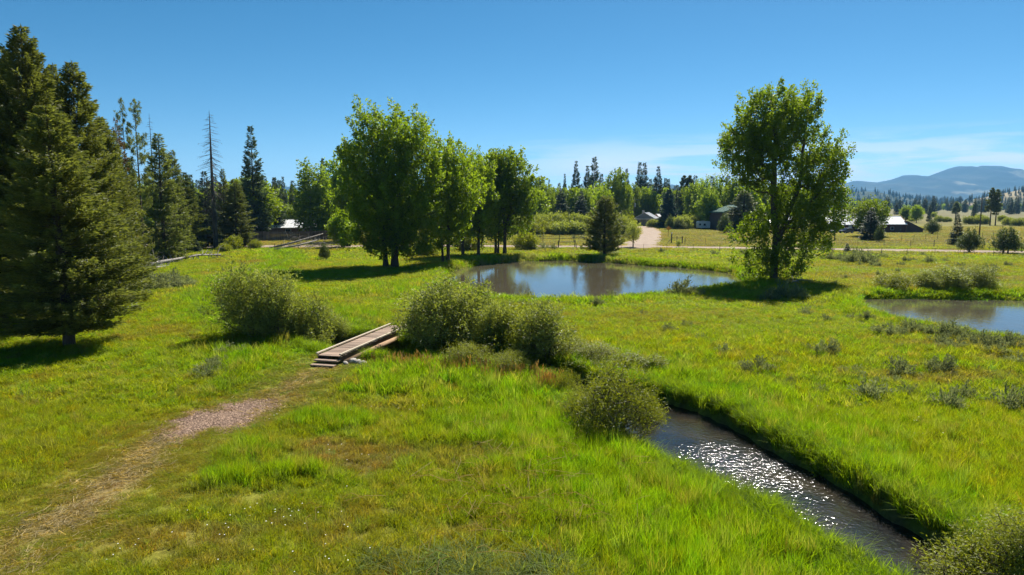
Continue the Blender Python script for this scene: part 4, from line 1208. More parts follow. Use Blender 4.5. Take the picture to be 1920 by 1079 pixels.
for bx, w in ((1280, 28), (1291, 26)):
    put_px(PONDER[bx % 2], 24.0, 6, 'conifer', lF, 'conifer', bx, 0, 329, w, gF, Y=310, rs=rs)
gB = 'leafy trees behind the willow band and the houses'
lB = 'green leafy tree in the wood beyond the paddock'
for i, (bx, Y, top, w) in enumerate([(1003, 225, 348, 62), (1022, 260, 344, 52), (1043, 275, 350, 48), (1068, 262, 350, 52), (1095, 258, 352, 48), (1155, 250, 316, 58), (1130, 240, 345, 46), (1173, 262, 345, 34), (1300, 262, 343, 44), (1288, 275, 350, 40), (1330, 228, 352, 42), (1375, 238, 333, 54), (1402, 232, 333, 58), (1424, 262, 340, 52), (1455, 272, 345, 54), (1500, 282, 352, 54), (1532, 292, 355, 44), (985, 240, 355, 50), (1120, 270, 340, 50), (1185, 280, 345, 44), (1245, 300, 352, 34), (1262, 300, 356, 34)]):
    put_px((BROAD if i % 3 else FARB)[i % 2], 11.8, 7.4, 'leafy_tree', lB, 'tree', bx, 0, top, w, gB, Y=Y, rs=rs)
put_px(BROAD[0], 12, 7.4, 'leafy_tree', 'round green tree right behind the grey roofed house', 'tree', 1214, 0, 350, 56, Y=286, rs=rs)
for bx, Y, top, w in [(1318, 240, 328, 34), (1343, 236, 326, 36), (1308, 250, 338, 30)]:
    put_px(POPLAR[bx % 2], 17.0, 5, 'poplar_tree', 'loose airy poplar above the white camper', 'poplar', bx, 0, top, w, 'poplars above the camper', Y=Y, rs=rs)
put_px(LODGE[1], 14, 4.3, 'conifer', 'olive brown conifer in front of the brown shed', 'conifer', 1393, 0, 358, 74, Y=206, rs=rs)
put_px(JUNIP[0], 4.9, 4.4, 'juniper', 'small olive juniper at the corner of the brown shed', 'juniper', 1358, 438, 397, 30, rs=rs)
gW = 'willow bushes in the band beyond the paddock'
for i, (bx, by, top, w) in enumerate([(992, 438, 405, 50), (1013, 436, 402, 46), (1035, 437, 400, 48), (1058, 436, 400, 46), (1080, 437, 402, 46), (1100, 437, 405, 40), (1024, 440, 414, 48), (1050, 441, 416, 46), (1076, 441, 416, 46), (1003, 441, 418, 44), (1098, 441, 418, 40), (1166, 440, 404, 36), (1178, 439, 404, 30), (975, 440, 405, 44)]):
    put_px(W_FAR[1 if i % 3 == 0 else 0], 4.3, 6.0, 'willow_bush', 'pale green willow bush in the long band beyond the paddock', 'bush', bx, by, top, w, gW, rs=rs, parts=WB)
gH = 'clipped looking willows of the hedge beside the camper'
for bx, by, top, w in [(1264, 430, 408, 28), (1282, 430, 405, 34), (1299, 429, 404, 32)]:
    put_px(W_FAR[0], 4.3, 6.0, 'willow_bush', 'pale willow of the hedge left of the white camper', 'bush', bx, by, top, w, gH, rs=rs, parts=WB)
for bx, by, top, w in [(1224, 427, 412, 24), (1240, 427, 411, 22)]:
    put_px(W_FAR[0], 4.3, 6.0, 'willow_bush', 'low garden bush at the top of the driveway', 'bush', bx, by, top, w, 'garden bushes at the driveway', rs=rs, parts=WB)
put_px(JUNIP[0], 4.9, 4.4, 'juniper', 'dark round juniper between the driveway and the hedge', 'juniper', 1256, 431, 401, 20, rs=rs)
# right side
put_px(ROUND, 9.9, 8.8, 'round_tree', 'bright round crowned tree in front of the barn', 'tree', 1627, 0, 369, 72, Y=172, rs=rs)
put_px(SPRUCE[0], 22.0, 6.6, 'spruce_tree', 'dark grey spruce in front of the bright round tree', 'spruce', 1631, 451, 390, 46, rs=rs)
put_px(JUNIP[1], 4.9, 4.4, 'juniper', 'reddish small juniper right of the dark grey spruce', 'juniper', 1648, 455, 421, 20, rs=rs)
put_px(SPRUCE[1], 22.0, 8.2, 'spruce_sapling', 'small cone shaped spruce beside the dirt road', 'spruce', 1588, 474, 456, 16, rs=rs)
for bx, by, top, w, lb in [(1697, 417, 386, 24, 'rounded tree beyond the barn, left of two'), (1718, 418, 384, 26, 'rounded tree beyond the barn, right of two')]:
    put_px(BROAD[0], 12.0, 7.4, 'leafy_tree', lb, 'tree', bx, by, top, w, 'pair of trees beyond the barn', rs=rs)
put_px(SPRUCEF[0], 22, 6.4, 'conifer', 'slim dark conifer behind the round juniper', 'conifer', 1742, 416, 384, 11, rs=rs)
put_px(JUNIP[0], 4.9, 4.4, 'juniper', 'dark round juniper in the far paddock', 'juniper', 1748, 440, 407, 30, rs=rs)
put_px(SPRUCE[1], 22, 7.4, 'spruce_tree', 'sparse grey green spruce left of the roadside junipers', 'spruce', 1792, 461, 402, 30, rs=rs)
for bx, by, top, w, lb, k in [(1817, 474, 424, 50, 'dense dark juniper by the road with foliage to the ground', 0), (1885, 477, 424, 58, 'spreading two stemmed juniper by the road', 1)]:
    put_px(JUNIP[k], 4.9, 4.4, 'juniper', lb, 'juniper', bx, by, top, w, 'junipers along the road', rs=rs)
for bx, top, w, lb in [(1856, 352, 20, 'tall ponderosa pine beyond the utility pole, left of two'), (1866, 355, 20, 'tall ponderosa pine beyond the utility pole, right of two')]:
    put_px(PONDER[bx % 2], 24, 6, 'ponderosa_pine', lb, 'pine tree', bx, 423, top, w, 'ponderosa pines in the far paddock', rs=rs)
put_px(SPRUCEF[1], 22, 6.4, 'conifer', 'dark conifer near the ponderosa pines', 'conifer', 1824, 0, 372, 10, Y=420, rs=rs)
put_px(PONDER[0], 24, 6, 'ponderosa_pine', 'grey far pine above the sparse spruce', 'pine tree', 1790, 0, 378, 18, Y=400, rs=rs)
gR = 'bushes scattered over the far paddocks'
for bx, by, top, w in [(1762, 417, 405, 18), (1776, 417, 407, 14), (1818, 421, 406, 22), (1832, 421, 405, 22), (1847, 421, 406, 18), (1890, 423, 408, 22), (1905, 424, 410, 20), (1918, 424, 409, 18), (1838, 418, 402, 14), (1750, 408, 398, 10), (1710, 416, 410, 12), (1880, 416, 404, 16)]:
    put_px(W_FAR[0], 4.3, 6.0, 'willow_bush', 'dull green bush in the far paddock', 'bush', bx, by, top, w, gR, rs=rs, parts=WB)
gD = 'distant conifers on the plain'
for i in range(46):
    bx = 1590 + 345 * rs.random(); Y = rs.uniform(560, 1000)
    hh = rs.uniform(8, 17)
    x = XY(bx, Y); z = H1(x, Y)
    put(SPRUCEF[i % 3], 'conifer', 'small hazy conifer far out on the plain', 'conifer', (x, Y, z), (hh / 22 * 1.5, hh / 22 * 1.5, hh / 22), rs.random() * 6, gD)
put_px(SPRUCEF[2], 22, 6.4, 'conifer', 'dark tall clump of conifer on the plain beyond the pair of trees', 'conifer', 1731, 0, 371, 15, Y=620, rs=rs)
# wood behind the houses: trees in the second row, seen only in the gaps
gN = 'trees behind the board fence and the white roofed house'
for i in range(44):
    bx = 250 + 760 * (i + rs.random()) / 44; Y = rs.uniform(205, 300)
    top = rs.uniform(328, 358)
    if i % 3 == 0:
        put_px(SPRUCEF[i % 2], 22, 6.4, 'conifer', 'dark conifer in the wood behind the board fence', 'conifer', bx, 0, top - 6, rs.uniform(22, 36), 'conifers in the wood behind the board fence', Y=Y, rs=rs)
    else:
        put_px(FARB[i % 2], 11.8, 7.6, 'leafy_tree', 'leafy tree in the wood behind the board fence', 'tree', bx, 0, top, rs.uniform(40, 66), gN, Y=Y, rs=rs)

# far-off wood that reads as one mass
def joined(name, pair):
    bm = bmesh.new()
    me = bpy.data.meshes.new(name)
    mats, off = [], 0
    Vs, Qs, mi, rn = [], [], [], []
    for k, m in enumerate(pair):
        v = np.empty(len(m.vertices) * 3, np.float32); m.vertices.foreach_get('co', v)
        l = np.empty(len(m.loops), np.int32); m.loops.foreach_get('vertex_index', l)
        Vs.append(v.reshape(-1, 3)); Qs.append(l.reshape(-1, 4) + off); off += len(m.vertices)
        mi.append(np.full(len(l) // 4, k))
        if 'rnd' in m.attributes:
            r = np.empty(len(m.vertices), np.float32); m.attributes['rnd'].data.foreach_get('value', r); rn.append(r)
        else: rn.append(np.full(len(m.vertices), .5, np.float32))
    bm.free(); bpy.data.meshes.remove(me)
    return bpy.data.objects.new(name, mk(name, np.concatenate(Vs), np.concatenate(Qs), mats=[m.materials[0] for m in pair], attrs={'rnd': ('FLOAT', np.concatenate(rn))}, mi=np.concatenate(mi)))
def wood(name, label, pats, X, Y, S, seed, zoff=None):
    r = np.random.default_rng(seed)
    X, Y = np.asarray(X), np.asarray(Y)
    Z = H(X, Y) if zoff is None else zoff
    sx = S * r.uniform(.85, 1.3, len(X))
    scatter(name, pats, np.column_stack([X, Y, Z - .1]), r.random(len(X)) * 6.283, np.column_stack([sx, sx, S]), r.integers(0, len(pats), len(X)), np.ones((len(X), 3)), label)
rw = np.random.default_rng(3)
n = 850
Yw = rw.uniform(300, 470, n); Xw = (rw.uniform(-60, 1500, n) - 960) / 1280 * Yw * 1.007
wood('woodland', 'mixed far wood closing the view behind the houses', [joined('w1', SPRUCEF[0]), joined('w2', FARB[0]), joined('w3', FARB[1]), joined('w4', FARB[0]), joined('w5', SPRUCEF[1])], Xw, Yw, rw.uniform(.6, 1.0, n) * 1.0, 5)
n = 420
Yw = rw.uniform(1000, 1700, n); Xw = (rw.uniform(1500, 2050, n) - 960) / 1280 * Yw
wood('treeline', 'distant dark treeline across the plain below the mountains', [joined('t1', SPRUCEF[0]), joined('t2', SPRUCEF[2]), joined('t3', FARB[0])], Xw, Yw, rw.uniform(.5, .95, n), 6)
# pines on the dry foothill and on the wooded ridge
def on_hill(obj, n, seed, thr, s0, s1, name, label):
    r = np.random.default_rng(seed)
    me = obj.data
    v = np.empty(len(me.vertices) * 3, np.float32); me.vertices.foreach_get('co', v); v = v.reshape(-1, 3)
    k = fbm(v[:, 0] / 70, v[:, 1] / 110, seed, 3)
    ok = np.where((v[:, 2] > 2) & (k > thr))[0]
    pick = r.choice(ok, n)
    p = v[pick] + r.normal(size=(n, 3)) * np.array([9, 7, 0])
    wood(name, label, [joined(name + 'a', SPRUCEF[0]), joined(name + 'b', SPRUCEF[1])], p[:, 0], p[:, 1], r.uniform(s0, s1, n), seed, p[:, 2] - 1.0)
hills = [o for o in COL.objects if o.name.startswith('hill')]
on_hill(hills[0], 1500, 31, .35, .7, 1.1, 'ridge_wood', 'dark conifers covering the low ridge')
on_hill(hills[1], 420, 33, .52, .45, .75, 'foothill_pines', 'dark pines in patches on the dry foothill')

# ------------------------------------------------------------------ bushes along the stream
put_px(W_OPEN, 4.3, 4.7, 'willow_bush', 'big loose willow left of the footbridge casting shade', 'bush', 478, 634, 497, 152, rotz=1.0, parts=WB)
put_px(W_UP, 3.4, 2.9, 'willow_bush', 'upright willow close to the steps of the footbridge', 'bush', 590, 652, 552, 98, rotz=.4, parts=WB)
put_px(W_DOME, 3.75, 5.2, 'willow_bush', 'dome shaped willow at the far end of the footbridge', 'bush', 848, 648, 518, 184, rotz=2.0, parts=WB)
put_px(W_YEL, 2.7, 3.6, 'willow_bush', 'yellowish willow just right of the dome shaped one', 'bush', 962, 670, 574, 140, rotz=.7, parts=WB)
put_px(W_WISP, 3.3, 2.5, 'willow_bush', 'wispy upright willow right of the yellowish one', 'bush', 1028, 678, 562, 112, rotz=.1, parts=WB)
put_px(W_UP, 3.4, 2.9, 'willow_bush', 'low green willow between the dome and the yellowish one', 'bush', 905, 668, 604, 84, rotz=3.3, parts=WB)
for bx, by, top, w, lb, pr in [(930, 660, 566, 84, 'mid green willow filling the gap behind the yellowish one', W_UP), (995, 668, 590, 90, 'olive willow between the yellowish and the wispy one', W_YEL), (880, 690, 640, 90, 'low leafy willow at the water below the dome shaped one', W_BANK), (960, 700, 655, 80, 'low leafy willow at the water below the yellowish one', W_BANK), (1060, 690, 618, 80, 'shaggy low willow at the right end of the willow row', W_YEL), (530, 640, 540, 90, 'thin willow between the big loose one and the upright one', W_WISP), (632, 655, 590, 60, 'small willow shoots right beside the bridge kerb', W_UP)]:
    put_px(pr, {id(W_UP): 3.4, id(W_WISP): 3.3, id(W_YEL): 2.7, id(W_BANK): 2.3}[id(pr)], {id(W_UP): 2.9, id(W_WISP): 2.5, id(W_YEL): 3.6, id(W_BANK): 3.0}[id(pr)], 'willow_bush', lb, 'bush', bx, by, top, w, rs=rs, parts=WB)
for bx, by, top, w, lb in [(1065, 745, 690, 60, 'leafy shoots on the bank left of the leaning willow'), (1215, 800, 735, 60, 'leafy shoots hanging over the water right of the leaning willow'), (1100, 800, 725, 90, 'green willow skirt in the grass left of the leaning willow')]:
    put_px(W_BANK, 2.3, 3.0, 'willow_bush', lb, 'bush', bx, by, top, w, rs=rs, parts=WB)
put_px(W_BANK, 2.3, 3.0, 'willow_bush', 'yellow green willow leaning over the stream where it bends', 'bush', 1150, 815, 680, 172, rotz=.9, parts=WB)
put_px(W_BANK, 2.3, 3.0, 'willow_bush', 'low scrubby willow on the stream bank behind the leaning one', 'bush', 1112, 714, 640, 120, rotz=2.2, parts=WB)
put_px(W_YEL, 2.7, 3.6, 'willow_bush', 'sprawling low willow on the far side of the stream bend', 'bush', 1188, 726, 664, 110, rotz=1.2, parts=WB)
put_px(W_BANK, 2.3, 3.0, 'willow_bush', 'leafy willow at the bottom corner beside the stream', 'bush', 1850, 1120, 985, 240, rotz=.2, parts=WB)
put_px(W_BANK, 2.3, 3.0, 'willow_bush', 'leafy willow at the very edge beyond the bottom corner one', 'bush', 1935, 1060, 950, 170, rotz=2.9, parts=WB)
for bx, by, top, w, lb, pr in [(1772, 563, 499, 92, 'large willow on the far bank of the right hand pond', W_UP), (1828, 563, 498, 78, 'willow leaning out beside the large one on the right hand pond', W_OPEN), (1680, 562, 513, 76, 'lower willow left of the large one on the right hand pond', W_YEL), (1735, 563, 510, 60, 'willow between the lower and the large one on the right hand pond', W_UP)]:
    put_px(pr, {id(W_UP): 3.4, id(W_OPEN): 4.3, id(W_YEL): 2.7}[id(pr)], {id(W_UP): 2.9, id(W_OPEN): 4.7, id(W_YEL): 3.6}[id(pr)], 'willow_bush', lb, 'bush', bx, by, top, w, 'willows on the far bank of the right hand pond', rs=rs, parts=WB)
put_px(W_UP, 3.4, 2.9, 'willow_bush', 'dark low bush at the foot of the pond pine', 'bush', 1140, 487, 462, 40, rotz=1, parts=WB)
put_px(JUNIP[1], 4.9, 4.4, 'juniper', 'stunted dark shrub on a forked base in the sunny grass', 'juniper', 609, 488, 455, 24, rs=rs)
for bx, by, top, w, lb in [(438, 468, 442, 30, 'yellow green bush at the foot of the leaning conifer'), (478, 468, 450, 24, 'low bush at the near end of the board fence'), (352, 464, 440, 26, 'lime green bush under the short broad conifer'), (420, 474, 456, 24, 'weedy bush beside the tall dead tree')]:
    put_px(W_FAR[1], 4.3, 6.0, 'willow_bush', lb, 'bush', bx, by, top, w, rs=rs, parts=WB)
for bx, by, top, w, lb in [(985, 470, 435, 44, 'leafy sucker growth right of the forked cottonwood'), (880, 470, 430, 60, 'leafy undergrowth behind the cottonwood row'), (800, 480, 440, 50, 'leafy undergrowth between the biggest cottonwood and the row')]:
    put_px(W_FAR[1], 4.3, 6.0, 'undergrowth_bush', lb, 'bush', bx, by, top, w, rs=rs, parts=WB)

# ------------------------------------------------------------------ sagebrush
g1 = 'sagebrush on the near bank of the right hand pond'
def sage(bx, by, w, label, group, hf=1.0):
    if group == g1: w, by = w * .8, by + 9
    x, y = G(bx, by); z = H1(x, y)
    s = w * y / 1280 / 1.25 * 1.5
    o = link('sagebrush', SAGE[rs.randrange(4)], None, (x, y, z - .04), (0, 0, rs.random() * 6.28), (s, s, s * hf * rs.uniform(.85, 1.1)))
    tag(o, label, 'shrub', group)
l1 = 'grey sagebrush on the near bank of the right hand pond'
for bx, by, w in [(1655, 622, 48), (1680, 624, 44), (1718, 618, 46), (1745, 622, 42), (1770, 625, 50), (1795, 632, 46), (1788, 622, 40), (1760, 640, 46), (1785, 650, 44), (1820, 640, 40), (1845, 652, 50), (1862, 648, 44), (1880, 648, 52), (1900, 652, 46), (1870, 660, 42), (1700, 616, 36), (1820, 622, 30), (1848, 632, 34), (1912, 640, 40)]:
    sage(bx, by, w, l1, g1)
g2, l2 = 'sagebrush scattered over the meadow between stream and right hand pond', 'grey green sagebrush clump in the open meadow right of the stream'
for bx, by, w in [(1250, 622, 28), (1288, 612, 20), (1355, 668, 30), (1458, 686, 26), (1420, 698, 46), (1515, 662, 26), (1548, 668, 40), (1690, 705, 48), (1676, 725, 30), (1762, 702, 46), (1740, 695, 30), (1772, 768, 56), (1805, 752, 40), (1893, 772, 64), (1632, 752, 60), (1600, 705, 36), (1595, 700, 24), (1700, 745, 34), (1312, 640, 22), (1560, 640, 18), (1625, 600, 22), (1508, 590, 24), (1550, 605, 20), (1600, 598, 18), (1470, 668, 18), (1915, 690, 40), (1480, 720, 22), (1540, 740, 26), (1830, 700, 20), (1680, 660, 22)]:
    sage(bx, by, w, l2, g2)
g3, l3 = 'shrubs on the near bank of the middle pond', 'dark sagebrush on the near bank of the middle pond'
for bx, by, w in [(1150, 562, 28), (1120, 575, 22), (1275, 556, 46), (1300, 556, 30), (953, 572, 12), (978, 573, 14), (1470, 562, 44), (1500, 560, 28), (1205, 590, 14), (1090, 568, 12), (1440, 565, 30)]:
    sage(bx, by, w, l3, g3)
g4, l4 = 'sagebrush in the dry strip between the pond and the road', 'small sagebrush in the dry strip before the road'
for bx, by, w in [(1553, 489, 22), (1590, 493, 28), (1612, 492, 34), (1632, 494, 28), (1578, 490, 22), (1640, 500, 18), (1700, 492, 14), (1740, 494, 18), (1770, 492, 14), (1690, 498, 12), (1860, 512, 24), (1890, 500, 12), (1515, 470, 26), (1545, 472, 24), (1020, 468, 16), (1035, 468, 16), (1000, 470, 18), (1395, 478, 14), (1500, 484, 20), (1650, 518, 12), (1800, 500, 12), (1470, 490, 16), (1340, 478, 12), (1240, 474, 10), (1915, 482, 12), (1275, 431, 22), (1078, 448, 10), (1010, 446, 10)]:
    sage(bx, by, w, l4, g4)
for i in range(34):
    bx, by = rs.uniform(1480, 1920), rs.uniform(478, 560)
    x_, y_ = G(bx, by)
    if float(poly_sd(np.array([x_]), np.array([y_]), POND2)[0]) < 1.5: continue
    sage(bx, by, rs.uniform(6, 13), l4, g4)
g5, l5 = 'dull grey weeds on the bank left of the willow', 'dull grey brown weed clump in the grass near the pine stand'
for bx, by, w in [(275, 540, 40), (300, 545, 46), (330, 540, 44), (350, 543, 40), (318, 530, 40), (400, 700, 50), (385, 712, 40), (428, 672, 46), (415, 690, 40), (270, 527, 34)]:
    sage(bx, by, w, l5, g5, .8)

def relabel(group, phrase, most=20):
    m = [o for o in COL.objects if o.get('group') == group and o.parent is None]
    m.sort(key=lambda o: o.location.x / o.location.y)
    seen = {}
    for o in m: seen.setdefault(o['label'], []).append(o)
    for lb, os_ in seen.items():
        if 1 < len(os_) <= most:
            for i, o in enumerate(os_): o['label'] = ordinal(i, len(os_)) + ' ' + phrase
relabel(gW, 'of the pale willow bushes in the band beyond the paddock')
relabel(gH, 'pale willow of the hedge left of the white camper')
relabel('garden bushes at the driveway', 'of the low garden bushes by the driveway')
relabel(g1, 'grey sagebrush on the near bank of the right hand pond')
relabel(g3, 'dark sagebrush on the near bank of the middle pond')
relabel(g5, 'dull weed clump in the grass beside the pine stand')
relabel(gF, 'of the dark conifers above the willow band')
relabel(gR, 'dull green bush in the far paddock')
relabel('poplars above the camper', 'of the airy poplars above the white camper')
relabel('conifers in the wood behind the board fence', 'of the conifers in the wood behind the board fence')
m = sorted([o for o in COL.objects if o.get('group') == gB and o['label'] == lB], key=lambda o: o.location.x / o.location.y)
for i, o in enumerate(m):
    h = len(m) // 2
    o['label'] = (ordinal(i, h) + ' leafy tree in the wood left of the grey roofed house') if i < h else (ordinal(i - h, len(m) - h) + ' leafy tree in the wood from the grey roof rightward')
m = sorted([o for o in COL.objects if o.get('group') == g2], key=lambda o: -o.location.y)
for r_, nm in ((m[:10], 'in the far row of the right meadow'), (m[10:20], 'in the middle of the right meadow'), (m[20:], 'in the near part of the right meadow')):
    r_.sort(key=lambda o: o.location.x / o.location.y)
    for i, o in enumerate(r_): o['label'] = ordinal(i, len(r_)) + ' grey green sagebrush ' + nm

# ------------------------------------------------------------------ footbridge
BZ = DECK_Z
br = thing('footbridge', 'weathered plank footbridge with low kerbs crossing the stream', 'footbridge', (B_O[0], B_O[1], 0), B_ROT)
BL, BW = B_LEN, B_WID
rb = random.Random(4)
npl = int(BL / .20)
pm = [MB().box(-.092, .092, -BW / 2, BW / 2, -.045, 0).mesh('plank', M_PLANK, bevel=.008)]
for i in range(npl):
    o = link('plank', pm[0], br, ((i + .5) * BL / npl, rb.uniform(-.012, .012), BZ + rb.uniform(-.006, .008)), (rb.uniform(-.006, .006), rb.uniform(-.01, .01), rb.uniform(-.008, .008)), (rb.uniform(.96, 1.0), 1, 1))
for s in (-1, 1):
    MB().box(-.05, BL + .03, -.05, .05, .05, .13).build('kerb', M_CURB, br, (0, s * (BW / 2 - .03), BZ), bevel=.012)
    for k in range(9):
        MB().box(-.11, .11, -.045, .045, -.005, .05).build('kerb_block', M_JOIST, br, (.25 + k * (BL - .5) / 8, s * (BW / 2 - .03), BZ))
    MB().box(.0, BL, -.045, .045, -.26, -.05).build('side_joist', M_JOIST, br, (0, s * (BW / 2 - .10), BZ), bevel=.01)
    MB().tube([(.35, 0, 0), (BL * .5, 0, .03), (BL - .15, 0, .0)], [.15, .145, .13], 10).build('log_beam', M_BEAM, br, (0, s * (BW / 2 + .0), BZ - .42), smooth=True)
for x0 in (.5, BL - .5):
    MB().tube([(x0, -BW / 2 - .35, 0), (x0, BW / 2 + .35, 0)], .17, 10).build('sill_log', M_BEAM, br, (0, 0, BZ - .72), smooth=True)
MB().box(-.36, -.02, -BW / 2 + .02, BW / 2 - .02, -.07, 0).build('step', M_PLANK, br, (0, 0, BZ - .17), bevel=.012)
MB().box(-.40, -.06, -BW / 2 - .02, BW / 2 - .08, -.07, 0).build('step', M_PLANK, br, (-.36, .05, BZ - .33), bevel=.012)
MB().box(-.78, -.02, -BW / 2 + .1, BW / 2 - .1, -.4, -.08).build('step_bearer', M_JOIST, br, (0, 0, BZ - .34))
def stone_mesh(seed, r):
    bm = bmesh.new(); bmesh.ops.create_icosphere(bm, subdivisions=2, radius=r)
    q = random.Random(seed); k = [Vector((q.gauss(0, 1), q.gauss(0, 1), q.gauss(0, 1))).normalized() for _ in range(7)]
    for v in bm.verts:
        n = v.co.normalized()
        v.co *= 1 - .28 * max(0, max(n.dot(a) for a in k) - .72) * 3
        v.co.z *= .7; v.co.x *= 1.25
    me = bpy.data.meshes.new('stone'); bm.to_mesh(me); bm.free(); me.materials.append(M_STONE)
    return me
ST = [stone_mesh(i, .2) for i in range(3)]
for bx, by, s, lb in [(662, 680, 1.2, 'pale stone closest to the near end of the footbridge'), (671, 681, .9, 'middle stone of the row below the footbridge'), (680, 684, 1.1, 'long pale stone below the footbridge'), (690, 690, .8, 'small stone at the end of the row below the footbridge'), (648, 684, .7, 'small stone half hidden in grass by the steps')]:
    x, y = G(bx, by); link_o = link('stone', ST[int(bx) % 3], None, (x, y, H1(x, y) + .10), (rb.uniform(-.3, .3), rb.uniform(-.3, .3), rb.random() * 6), (s, s * .9, s))
    tag(link_o, lb, 'stone', 'stones at the footbridge')

# ------------------------------------------------------------------ dead wood on the ground
def dead_log(name, label, P, r0, r1, nb, blen, seed, mat=M_DEAD, up=0.0):
    """P points in world; branches stick out of the trunk"""
    q = random.Random(seed)
    o = Vector(P[0]); t = thing(name, label, 'fallen log', o)
    L = [Vector(p) - o for p in P]
    n = len(L)
    MB().tube(L, [r0 + (r1 - r0) * i / (n - 1) for i in range(n)], 9).build('trunk', mat, t, smooth=True)
    for k in range(nb):
        f = q.uniform(.05, .98) * (n - 1); i = min(int(f), n - 2)
        p = L[i].lerp(L[i + 1], f - i); ax = (L[i + 1] - L[i]).normalized()
        d = Vector((q.gauss(0, 1), q.gauss(0, 1), q.gauss(.1 + up, .8))); d = (d - ax * d.dot(ax)).normalized() + ax * q.uniform(.2, .9)
        ln = blen * q.uniform(.35, 1.2)
        e = p + d * ln * .55 + Vector((0, 0, -.12 * ln)); e2 = e + (d + Vector((q.gauss(0, .4), q.gauss(0, .4), -.35))) * ln * .45
        b = MB().tube([p, e, e2], [r1 * .5 + .012, .022, .010], 5)
        for _ in range(2):
            b.tube([e, e + Vector((q.gauss(0, 1), q.gauss(0, 1), q.gauss(-.2, .6))) * ln * .25], [.014, .007], 4)
        b.build('branch', mat, t)
    return t
def gp(px, py, dz=0.0):
    x, y = G(px, py); return (x, y, H1(x, y) + dz)
dead_log('fallen_log', 'long bleached fallen tree with broken branches under the dense conifer', [gp(248, 507, .25), gp(290, 499, .5), gp(330, 493, .55), gp(372, 487, .75), gp(414, 484, .6)], .28, .09, 60, 2.6, 1)
dead_log('fallen_log', 'second bleached trunk lying against the long fallen tree', [gp(258, 509, .15), gp(290, 506, .25), gp(318, 500, .2)], .18, .07, 26, 1.9, 2)
dead_log('fallen_log', 'upper of two dead trunks leaning on the brush pile', [gp(502, 469, .15), AT(550, 455, 126), AT(606, 438.5, 129)], .24, .10, 16, 1.6, 3)
dead_log('fallen_log', 'lower of two dead trunks leaning on the brush pile', [gp(497, 473, .15), AT(560, 460, 122), AT(600, 449, 126)], .21, .08, 22, 1.8, 4)
dead_log('fallen_log', 'thin bleached pole leaning out of the pine stand', [AT(262, 447, 98), AT(280, 466, 98), gp(298, 488, .1)], .09, .12, 7, 1.0, 5)
dead_log('fallen_log', 'short pale branch lying in the grass below the long fallen tree', [gp(311, 524, .1), gp(336, 522, .2), gp(360, 521, .1)], .07, .03, 6, .7, 6)
dead_log('fallen_log', 'pale snapped trunk in the grass beside the spruce sapling', [gp(342, 474, .3), gp(352, 472, .5), gp(362, 470, .3)], .16, .08, 5, .7, 7)
dead_log('fallen_log', 'driftwood branch lying by the foot of the lone cottonwood', [gp(1480, 533, .1), gp(1500, 531, .35), gp(1522, 529, .2)], .08, .03, 9, .9, 8)
dead_log('fallen_log', 'pale straight pole lying at the corner of the right hand pond', [gp(1563, 543, .1), gp(1590, 545, .12)], .06, .04, 0, .5, 9)
qb = random.Random(9)
bp = MB()
for k in range(170):
    x, y = G(qb.uniform(540, 640), qb.uniform(456, 470)); z = qb.random() ** 2 * 2.0
    d = Vector((qb.gauss(0, 1), qb.gauss(0, .7), qb.gauss(0.1, .45))).normalized() * qb.uniform(.6, 1.9)
    z = max(z, .1 + abs(min(d.z, 0)))
    bp.tube([(x, y, z), (x + d.x * .5, y + d.y * .5, z + d.z * .5 + .08), (x + d.x, y + d.y, z + d.z)], [.032, .024, .010], 4, False)
tag(bp.build('brush', M_DEAD), 'tangled pile of grey dead branches by the road', kind='stuff')

